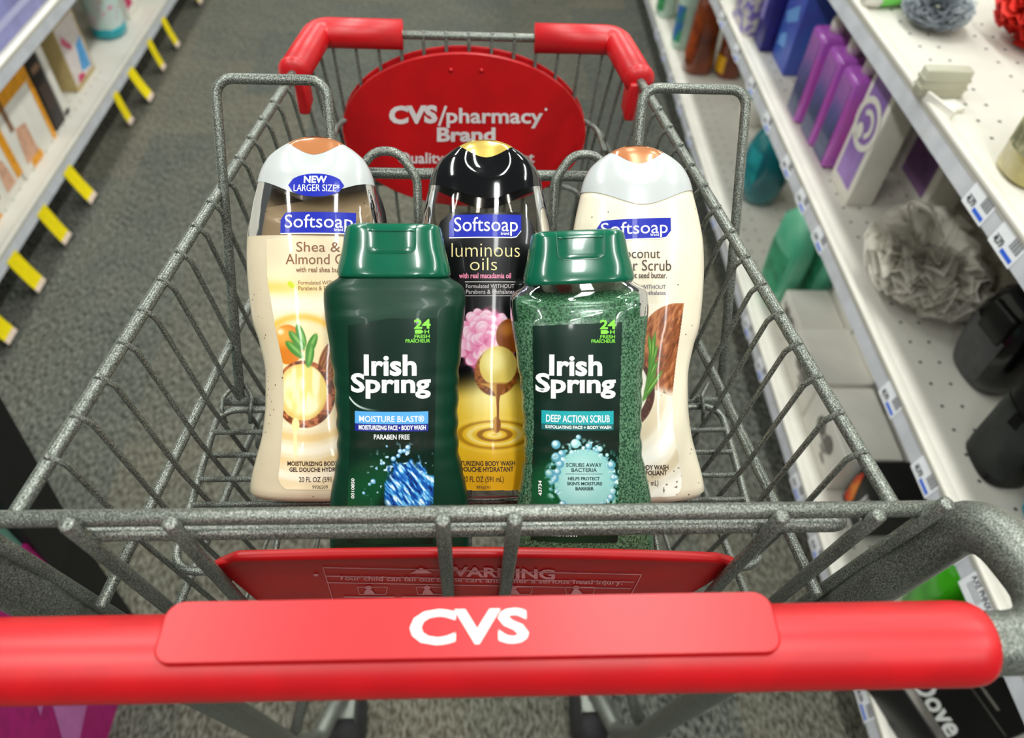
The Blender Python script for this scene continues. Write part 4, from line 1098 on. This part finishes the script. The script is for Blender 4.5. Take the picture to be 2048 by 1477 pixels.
bottle(r, [(.030, 0), (.042, .005), (.050, .03), (.054, .07), (.052, .11), (.044, .145), (.030, .17), (.018, .178)], .95, 1.0, TEAL, 2.2, [(.019, .176), (.019, .2), (.012, .204)], C_WHITE, (.04, .13, pm('aqua_label', (30, 160, 168), .4, rgb2=(0, 120, 132), scale=25), 130, 230))
r = goods('white_jar', 'small white and green jar behind the rounded teal bottle', 'jar', 1500, 242, LO)
bottle(r, [(.030, 0), (.034, .004), (.034, .06), (.028, .07)], 1, 1, C_WHITE, 2, [(.031, .068), (.031, .09), (.028, .093)], MATS['leaf_green_cap'])
MINT = pm('mint_plastic', (150, 220, 186), 0.25, coat=.4, rgb2=(84, 190, 150), scale=9, lo=.3, hi=.7)
for k, (px, py, lb) in enumerate((((.055, 1.035), 0, 'mint green flat bottle on the bottom right shelf, nearer the aisle'), ((.123, 1.04), 0, 'mint green flat bottle pushed back beside the white cartons'))):
    r = goods('mint_bottle', lb, 'bottle', px, py, LO, 'mint green bottles', .12)
    bottle(r, [(.022, 0), (.030, .006), (.032, .05), (.034, .13), (.031, .18), (.016, .205), (.012, .21)], .8, 1.4, MINT, 3, [(.014, .208), (.014, .225), (.010, .228)], pm('pale_beige_cap', (216, 210, 196), .4), (.04, .13, pm('jade_label', (70, 176, 130), .4, var=.15), 140, 220))
def printed_carton(px, py, z, sx, sy, sz, label, scrib=True):
    r = goods('white_carton', label, 'carton', px, py, z, 'white cartons on the bottom right shelf'); carton(r, sx, sy, sz, C_WHITE)
    if scrib:
        mb = MB(); P_ = aisle(sx); rs = random.Random(3)
        for k in range(5): panel(mb, [(sy * .25 + .01 * k, sz * (.2 + .13 * k)), (sy * .25 + .01 * k + .02, sz * (.2 + .13 * k)), (sy * .27 + .01 * k + .02, sz * (.28 + .13 * k)), (sy * .27 + .01 * k, sz * (.28 + .13 * k))], P_)
        for c in (.35, .62): blob(mb, oval(sy * c, sz * .62, .016, .016, 18), P_)
        mb.build('grey_print', C_GREY, r)
printed_carton((.033, .597), 0, LO, .09, .14, .085, 'white carton with grey print, nearest the black cartons')
printed_carton((.036, .745), 0, LO, .09, .125, .085, 'white carton with grey print behind the nearest one')
printed_carton((.045, .878), 0, LO, .08, .10, .075, 'white carton with grey print, farthest of the printed ones')
def plain_carton(px, py, z, sx, sy, sz, label): r = goods('white_carton', label, 'carton', px, py, z, 'white cartons on the bottom right shelf'); carton(r, sx, sy, sz, C_WHITE); mb = MB(); mb.box((sx / 2, sy / 2, sz + .0002), (sx * .96, .006, .0008)); mb.build('tape_seam', C_CREAM, r)
plain_carton((.128, .75), 0, LO, .12, .11, .155, 'tall plain white carton standing under the middle shelf')
plain_carton((.129, .866), 0, LO, .12, .105, .155, 'tall plain white carton beside the mint bottles')
r = goods('black_carton', 'black carton with white lettering and orange flame by the cart rim', 'carton', (.055, .515), 0, LO, 'black cartons on the bottom right shelf'); carton(r, .10, .07, .10, C_BLACK)
mb = MB(); P_ = aisle(.1)
panel(mb, [(.042, .01), (.066, .01), (.069, .06), (.06, .085)], P_); mb.build('orange_flame', pm('flame_print', (246, 140, 20), .4, rgb2=(220, 60, 20), scale=40), r)
mb = MB(); text(mb, 'AXE', .004, .036, .03, .07, lambda x, y: P_(.040 - x, .1 - y), 0, .02); mb.build('brand_lettering', WHITE_P, r)
r = goods('black_carton', 'black carton with red corner standing deeper on the bottom right shelf', 'carton', (.215, .60), 0, LO, 'black cartons on the bottom right shelf'); carton(r, .10, .12, .15, C_BLACK)
mb = MB(); P_ = aisle(.1); panel(mb, [(.0, .0), (.03, .0), (.0, .03)], P_); mb.build('red_corner', pm('red_print', (200, 40, 30), .4), r)
mb = MB()
for k in range(3): stroke(mb, .02, .05 + .03 * k, .10, .05 + .03 * k, .004, P_)
mb.build('grey_print', C_GREY, r)
NEON = pm('neon_green_plastic', (70, 200, 16), 0.25, coat=.4, var=.15, scale=20)
for px, py, lb in ((1884, 1232, 'tall neon green bottle under the middle right shelf'), (1830, 1222, 'neon green bottle partly hidden behind the cart frame tube')):
    r = goods('green_bottle', lb, 'bottle', px, py, LO, 'neon green bottles')
    bottle(r, [(.015, 0), (.018, .004), (.018, .12), (.012, .14)], 1, 1.3, NEON, 2.6, [(.012, .138), (.012, .16), (.009, .162)], C_DARK)
for px, py, lb in ((1960, 1240, 'black bottle next to the tall neon green bottle'), (1910, 1140, 'black bottle behind the tall neon green bottle')):
    r = goods('black_bottle', lb, 'bottle', px, py, LO, 'black bottles on the bottom right shelf')
    bottle(r, [(.022, 0), (.027, .004), (.027, .15), (.018, .17)], 1, 1.3, C_DARK, 2.8, [(.018, .168), (.018, .195), (.014, .197)], C_BLACK, (.03, .12, C_GREY, 150, 210))
def near_box(px, py, sx, sy, sz, label, word):
    r = goods('black_carton', label, 'carton', px, py, LO, 'black cartons on the bottom right shelf', .32); carton(r, sx, sy, sz, C_BLACK)
    mb = MB(); T_ = lambda u, v: (u, v, sz + .0006)
    text(mb, word, .02, .075, .02, .05, lambda x, y: T_(.062 - y, .115 - x * 1.2), 0, .03); mb.build('brand_lettering', WHITE_P, r)
    mb = MB(); panel(mb, [(.002, .02), (.014, .02), (.014, .11), (.002, .11)], T_); stroke(mb, .082, .004, .082, sy - .004, .001, T_); stroke(mb, .095, .03, .095, .08, .004, T_); mb.build('grey_print', C_GREY, r)
near_box(1845, 1560, .16, .14, .075, 'black carton with large white letters below the handle end', 'Dove')

# --- right, middle level
r = goods('patterned_carton', 'purple and white patterned carton, farthest on the middle right shelf', 'carton', 1484, 72, MI); carton(r, .08, .10, .20, pm('patterned_purple', (120, 104, 190), .45, rgb2=(226, 220, 210), scale=60, lo=.45, hi=.55))
r = goods('indigo_carton', 'deep indigo carton beside the purple patterned carton', 'carton', 1518, 104, MI); carton(r, .08, .055, .21, pm('indigo_print', (30, 22, 130), .4, var=.2))
mb = MB(); P_ = aisle(.08); panel(mb, [(.03, .05), (.05, .05), (.05, .16), (.03, .16)], P_); mb.build('pale_stripe', pm('lilac_stripe', (150, 140, 210), .45), r)
BLUEP = pm('cornflower_print', (60, 100, 196), .4, rgb2=(74, 88, 186), scale=14)
r = goods('blue_carton', 'blue carton between the indigo carton and the pink bottles', 'carton', 1564, 152, MI); carton(r, .085, .085, .20, BLUEP)
mb = MB(); P_ = aisle(.085); panel(mb, [(.01, .10), (.06, .075), (.075, .09), (.02, .125)], P_); panel(mb, [(.03, .04), (.07, .03), (.07, .05), (.04, .065)], P_); mb.build('light_swirl', pm('light_blue_print', (110, 160, 226), .45), r)
def ombre():
    m = pm('pink_to_navy_print', (180, 120, 190), .35, coat=.3); nt = m.node_tree; b = nt.nodes['Principled BSDF']
    tc = nt.nodes.new('ShaderNodeTexCoord'); sp = nt.nodes.new('ShaderNodeSeparateXYZ'); n = nt.nodes.new('ShaderNodeTexNoise'); n.inputs['Scale'].default_value = 30
    ad = nt.nodes.new('ShaderNodeMath'); ad.operation = 'MULTIPLY_ADD'; ad.inputs[1].default_value = .08; r_ = nt.nodes.new('ShaderNodeValToRGB'); e = r_.color_ramp.elements
    e[0].position, e[0].color = .085, (*lin((24, 44, 100)), 1); e[1].position, e[1].color = .18, (*lin((178, 104, 190)), 1); e.new(.125).color = (*lin((92, 84, 156)), 1)
    for s_, d_ in ((tc.outputs['Object'], sp.inputs[0]), (tc.outputs['Object'], n.inputs['Vector']), (n.outputs[0], ad.inputs[0]), (sp.outputs[2], ad.inputs[2]), (ad.outputs[0], r_.inputs[0]), (r_.outputs[0], b.inputs['Base Color'])): nt.links.new(s_, d_)
    return m
OMB = ombre(); PINKB = pm('orchid_plastic', (206, 92, 190), .25, coat=.5, rgb2=(180, 90, 196), scale=10)
PUMPW = pm('white_pump_plastic', (226, 220, 212), .35)
def pink_bottle(px, py, lb):
    r = goods('pink_pump_bottle', lb, 'bottle', px, py, MI, 'pink pump bottles on the middle right shelf')
    mb = MB(); mb.box((.03, .030, .077), (.06, .058, .154), 0, 0, .008); mb.build('bottle_body', PINKB, r)
    mb = MB(); P_ = aisle(.06); panel(mb, [(.007, .008), (.050, .008), (.050, .144), (.007, .144)], P_); mb.build('front_label', OMB, r)
    mb = MB(); mb.lathe([(.013, .153), (.013, .174), (.006, .179), (.005, .19), (.012, .192), (.012, .202), (.004, .204)], (.03, .030, 0), 20); mb.build('pump', PUMPW, r)
pk = ((1586, 250, 'pink and navy pump bottle beside the blue carton'), (1614, 296, 'middle one of the three pink and navy pump bottles'), (1640, 340, 'pink and navy pump bottle beside the white carton'))
for a in pk: pink_bottle(*a)
LILAC = pm('lilac_print', (164, 130, 200), .45, rgb2=(140, 104, 176), scale=15)
LILAC_SHADE = pm('shaded_lilac_print', (150, 110, 160), .45, rgb2=(122, 88, 140), scale=20)  # darker copy of the lilac, shade at the shelf back put into the colour
def window_carton(px, py, lb, m, sx=.042, sy=.08):
    r = goods('white_window_carton', lb, 'carton', px, py, MI, 'white and lilac cartons on the middle right shelf'); sz = .225
    carton(r, sx, sy, sz, C_WHITE); P_ = aisle(sx); c = sy / 2
    mb = MB(); a = sy * .14; panel(mb, [(a, .02), (sy - a, .02), (sy - a, .205), (a, .205)], P_); mb.build('lilac_panel', m, r)
    mb = MB(); P2 = aisle(sx, .0012)
    n = 30
    def ring(r0, r1, a0, a1): vs = [q for k in range(n + 1) for q in (P2(c + r0 * math.cos(a0 + (a1 - a0) * k / n), .118 + r0 * math.sin(a0 + (a1 - a0) * k / n)), P2(c + r1 * math.cos(a0 + (a1 - a0) * k / n), .118 + r1 * math.sin(a0 + (a1 - a0) * k / n)))]; mb.add(vs, [(2 * k, 2 * k + 1, 2 * k + 3, 2 * k + 2) for k in range(n)], 0, False)
    ring(.030, .040, 0, 2 * math.pi); ring(.013, .021, .6, 4.4); blob(mb, oval(c + .012, .100, .011, .013, 16), P2)
    mb.build('round_emblem', C_WHITE, r)
window_carton(1690, 412, 'white and lilac carton with round white emblem beside the pink bottles', LILAC)
window_carton(1838, 432, 'shaded white and lilac carton pushed back behind the grey bath pouf', LILAC_SHADE, .05, .115)
def pouf(name, label, px, py, z, R_, mat, amp, sq, group=None, seed=1):
    r = goods(name, label, 'bath pouf', px, py, z, group); rs = np.random.RandomState(seed)
    mb = MB()
    for q in range(80):                            # ruffles: wavy ribbons of netting folded about the middle
        d = rs.randn(3); d /= np.linalg.norm(d); u = np.cross(d, (0, 0, 1.0) if abs(d[2]) < .9 else (1.0, 0, 0)); u /= np.linalg.norm(u); w = np.cross(d, u); n = 16; vs = []
        ph, L = rs.rand() * 6, .75 + .25 * rs.rand()
        for k in range(n + 1):
            a = (k / n - .5) * 2.4; s_ = .2 * math.sin(k * 2.3 + ph)
            for rr_ in (.35, .75, 1.0):
                v = d * math.cos(a) + u * math.sin(a) + w * s_ * rr_ + w * amp * math.sin(3 * a + ph) * rr_
                v = v / np.linalg.norm(v) * R_ * rr_ * L; vs.append((v[0], v[1] * sq[1], R_ * sq[2] * .95 + v[2] * sq[2]))
        mb.add(vs, [(3 * k + i, 3 * k + i + 1, 3 * k + i + 4, 3 * k + i + 3) for k in range(n) for i in (0, 1)])
    mb.build('netting', mat, r)
    mb = MB(); mb.tube([(0, 0, R_ * sq[2] * 1.6), (-R_ * .3, R_ * .2, R_ * sq[2] * 2.1), (-R_ * .5, R_ * .6, R_ * sq[2] * 2.0), (-R_ * .3, R_ * .5, R_ * sq[2] * 1.5)], .002, 6, fil=.02); mb.build('cord_loop', mat, r)
NETG = pm('grey_netting', (214, 209, 196), .6, rgb2=(186, 180, 166), scale=25, alpha=.62)
pouf('grey_bath_pouf', 'large grey bath pouf on the middle right shelf', 1820, 585, MI, .085, NETG, .25, (1, 1.2, .72))
SATIN = pm('black_satin_plastic', (5, 5, 6), .2, coat=.3, spec=.3)
def lying_pack(px, py, lb):
    r = goods('black_scrubber_pack', lb, 'scrubber', px, py, MI, None, .15)
    bottle(r, [(.026, 0), (.038, .006), (.044, .03), (.046, .06), (.044, .09), (.036, .122), (.022, .138), (.006, .143)], .85, 1.05, SATIN, 2.6, None, None, (.012, .085, pm('charcoal_label', (66, 66, 68), .5, var=.15), 140, 205), nm='scrubber_body')
    mb = MB(); mb.box((-.033, .0, .098), (.014, .040, .042), 0, 0, .003); mb.build('grip_pad', C_DARK, r)
    mb = MB(); mb.tube([(-.012, -.008, .142), (-.02, -.012, .165), (-.006, -.024, .168), (.0, -.02, .142)], .003, 8, fil=.012); mb.build('hanging_loop', pm('clear_hook_plastic', (206, 206, 200), .25, coat=.5), r)
lying_pack(1962, 748, 'glossy black bath scrubber with a clear hanging loop on the middle right shelf')
r = goods('charcoal_bottle', 'charcoal bottle with grey label near the edge of the middle right shelf', 'bottle', 1988, 928, MI)
bottle(r, [(.026, 0), (.031, .004), (.032, .10), (.030, .125), (.022, .14), (.021, .142)], .95, 1.15, C_DARK, 2.8, [(.022, .14), (.024, .145), (.024, .185), (.019, .19)], SATIN, (.016, .10, pm('slate_label', (50, 54, 52), .5, rgb2=(34, 38, 36), scale=25, spec=.2), 135, 250))
mb = MB(); mb.box((-.0295, -.013, .092), (.002, .022, .016), 0, .35); mb.build('dark_emblem', SATIN, r)
pouf('teal_bath_pouf', 'teal and white bath pouf at the right edge of the middle shelf', (.10, .362), 0, MI, .046, pm('teal_netting', (0, 150, 164), .5, rgb2=(196, 220, 220), scale=45, lo=.36, hi=.44), .3, (1, 1, .8), None, 4)

# --- right, top level
r = goods('green_tube', 'small bright green tube lying on the top right shelf', 'tube', 1752, 14, TO)
mb = MB(); mb.loft([[(.012 * math.cos(t) * q[1] + 0, q[0], .012 + .011 * math.sin(t) * q[2]) for t in [2 * math.pi * k / 16 for k in range(16)]] for q in ((0, 1, 1), (.07, 1.0, .9), (.11, 1.15, .08))]); o = mb.build('tube_body', pm('lime_tube', (120, 220, 90), .3, var=.1), r); o.rotation_euler.z = -1.3
mb = MB(); mb.tube([(-.02, 0, .012), (0, 0, .012)], .0115, 14); mb.build('tube_cap', C_WHITE, r)
pouf('silver_bath_pouf', 'pale grey bath pouf between the green tube and the red pouf', (.082, .985), 0, TO, .048, pm('silver_netting', (206, 212, 216), .4, rgb2=(170, 178, 186), scale=20, alpha=.55), .25, (1, 1.1, .6), None, 7)
pouf('red_bath_pouf', 'coral red bath pouf on the top right shelf', (.203, .94), 0, TO, .07, pm('coral_netting', (240, 64, 50), .5, rgb2=(206, 40, 34), scale=25), .25, (1, 1.1, .8), None, 9)
r = goods('sign_clip', 'clear and white sign clip fastened to the top right shelf edge', 'sign clip', 1885, 208, TO)
mb = MB(); mb.box((-.0, .02, .017), (.055, .016, .034), 0, 0, .002); mb.box((0, .02, .012), (.057, .018, .003)); mb.box((0, .02, .022), (.057, .018, .003)); mb.build('clip_base', pm('putty_plastic', (186, 184, 164), .4), r)
mb = MB(); mb.box((-.012, -.014, .005), (.004, .045, .012), 0, .3); mb.box((.006, -.01, .003), (.02, .02, .006), 0, .3, .001); mb.build('clip_arm', C_WHITE, r)
r = goods('yellow_oil_bottle', 'pale yellow bottle at the right edge of the top shelf', 'bottle', 2062, 350, TO)
bottle(r, [(.028, 0), (.034, .004), (.034, .11), (.022, .13), (.013, .14)], 1, 1, pm('straw_liquid', (206, 196, 110), .15, coat=.7, rgb2=(176, 160, 84), scale=25), 2.6, [(.015, .138), (.015, .165), (.011, .167)], C_WHITE, (.03, .09, pm('straw_label', (196, 190, 150), .5, rgb2=(110, 110, 80), scale=70), 150, 230))

# --- left shelves
def left_carton(px, py, sx, sy, sz, nm, lb, mat, z=None, rz=0.0):
    r = goods(nm, lb, 'carton', px, py, LL if z is None else z, None, rz); carton(r, -sx, sy, sz, mat); return r, aisle(-sx)
def art_blobs(r, P_, items, nm='printed_art'):
    for i, (m, pts) in enumerate(items): mb = MB(); panel(mb, pts, P_); mb.build(nm, m, r)
SKIN = pm('peach_print', (222, 170, 140), .5, var=.1); TAN = pm('tan_print', (150, 112, 84), .5, var=.15); MAG = pm('magenta_print', (206, 16, 96), .4, var=.1); SKY = pm('azure_print', (80, 160, 220), .45, var=.1)
r, P_ = left_carton((.055, 1.43), 0, .09, .19, .19, 'orange_carton', 'orange and white carton nearest on the left lower shelf', C_WHITE)
art_blobs(r, P_, [(C_ORANGE, [(0, .155), (.20, .155), (.20, .189), (0, .189)]), (C_ORANGE, [(.17, .02), (.2, .02), (.2, .155), (.17, .155)]), (TAN, [(.06, .03), (.08, .03), (.07, .14), (.045, .14)]), (SKIN, [(.11, .02), (.16, .02), (.15, .08), (.12, .09)]), (C_ORANGE, [(.0, .0), (.06, .0), (.02, .03), (0, .03)])])
r, P_ = left_carton((.055, 1.63), 0, .085, .20, .19, 'orange_carton', 'orange and peach carton second from the near end of the left shelf', C_WHITE)
art_blobs(r, P_, [(C_ORANGE, [(0, .150), (.2, .150), (.2, .189), (0, .189)]), (C_ORANGE, [(.18, .0), (.2, 0), (.2, .149), (.18, .149)]), (SKIN, [(.03, .02), (.10, .02), (.10, .09), (.05, .10)]), (C_ORANGE, [(.05, .0), (.11, .0), (.11, .02), (.05, .02)]), (TAN, [(.03, .10), (.05, .10), (.05, .17), (.03, .17)])])
r, P_ = left_carton((.06, 1.848), 0, .08, .062, .21, 'dark_brown_carton', 'dark brown carton on the left shelf between the orange and slim white cartons', pm('dark_brown_card', (38, 28, 26), .5, var=.3))
art_blobs(r, P_, [(TAN, [(.01, .14), (.05, .14), (.05, .155), (.01, .155)]), (pm('umber_print', (64, 48, 42), .5), [(.008, .05), (.054, .05), (.054, .11), (.008, .11)])])
r, P_ = left_carton((.065, 1.925), 0, .08, .03, .20, 'slim_white_carton', 'slim white carton with black foot on the left shelf', C_WHITE)
art_blobs(r, P_, [(C_BLACK, [(.0, .0), (.03, .0), (.03, .012), (0, .012)])])
r, P_ = left_carton((.075, 2.055), 0, .09, .14, .21, 'pink_carton', 'white and pink carton with beige side on the left shelf', pm('beige_card', (196, 172, 116), .5, var=.05))
art_blobs(r, P_, [(pm('pale_print', (226, 214, 210), .5, var=.06), [(.002, .015), (.128, .015), (.128, .16), (.002, .16)]), (MAG, [(0, .17), (.13, .17), (.13, .209), (0, .209)])])
P2 = aisle(-.09, .0012)
art_blobs(r, P2, [(SKY, [(.06, .03), (.12, .02), (.12, .10), (.08, .09)]), (MAG, [(.02, .0152), (.07, .0152), (.06, .028), (.03, .032)]), (pm('rose_print', (206, 90, 120), .5), [(.01, .12), (.05, .09), (.06, .10), (.02, .14)])], 'art_detail')
r = goods('teal_foot_bottle', 'pale bottle with teal foot and pink dots on the left shelf', 'bottle', 222, 66, LL)
bottle(r, [(.038, 0), (.044, .004), (.045, .02), (.046, .12), (.04, .168), (.02, .185)], 1, 1.2, pm('pale_aqua_plastic', (190, 214, 206), .3, rgb2=(206, 196, 200), scale=20), 2.4, [(.02, .183), (.02, .206), (.014, .208)], C_WHITE, (.03, .15, pm('aqua_pink_label', (200, 216, 210), .45, rgb2=(214, 130, 150), scale=45, lo=.38, hi=.42), -70, 70))
mb = MB(); mb.lathe([(.0385, .0008), (.0450, .004), (.0464, .022), (.0468, .03)], (0, 0, 0), 32, 0, 1, 1.2, 2.4); mb.build('teal_foot', pm('teal_foot_plastic', (0, 160, 176), .3, coat=.4), r)
r, P_ = left_carton(262, 40, .08, .10, .20, 'crimson_carton', 'white carton with crimson band, farthest on the left shelf', C_WHITE)
art_blobs(r, P_, [(MAG, [(.0, .03), (.05, .03), (.05, .12), (.0, .12)]), (C_ORANGE, [(.06, .05), (.09, .05), (.09, .10), (.06, .10)])])
r, P_ = left_carton(-8, 116, .12, .34, .10, 'lilac_carton', 'lilac carton lying on the left upper shelf', pm('lilac_card', (150, 150, 206), .45, var=.1, scale=15), LU)
art_blobs(r, P_, [(pm('pale_lilac_print', (190, 190, 226), .45), [(.0, .03), (.34, .03), (.34, .045), (.0, .045)])])
# cardboard floor display at the near left
r = empty('floor_display', (-.575, .47, 0), 'black edged floor display in mint and magenta left of the cart', 'floor display', None, -AL)
mb = MB(); mb.box((-.16, -.20, .34), (.32, .40, .68), 0, 0, .002); mb.build('display_body', pm('mint_card', (120, 168, 152), .6, var=.06), r)
mb = MB(); mb.box((.003, -.20, .20), (.006, .40, .40)); mb.build('magenta_panel', pm('magenta_card', (170, 22, 110), .45, var=.08), r)
mb = MB(); P_ = lambda u, v: (.0068, u, v); panel(mb, [(-.02, .26), (-.10, .34), (-.16, .22)], P_); panel(mb, [(-.06, .12), (-.14, .20), (-.20, .08)], P_); panel(mb, [(-.22, .30), (-.30, .38), (-.36, .26)], P_); mb.build('facet_print', pm('mauve_print', (190, 110, 170), .45, var=.05), r)
mb = MB(); mb.loft([[(a, b, z) for a, b in ((dx - .02, 0), (dx + .012, 0), (dx + .012, w_), (dx - .02, w_))] for z, dx, w_ in ((0, -.02, .06), (.3, -.01, .072), (.7, .03, .085))], 0, True, True, False); mb.build('black_edge', pm('black_card', (8, 8, 9), .6, var=.2), r)
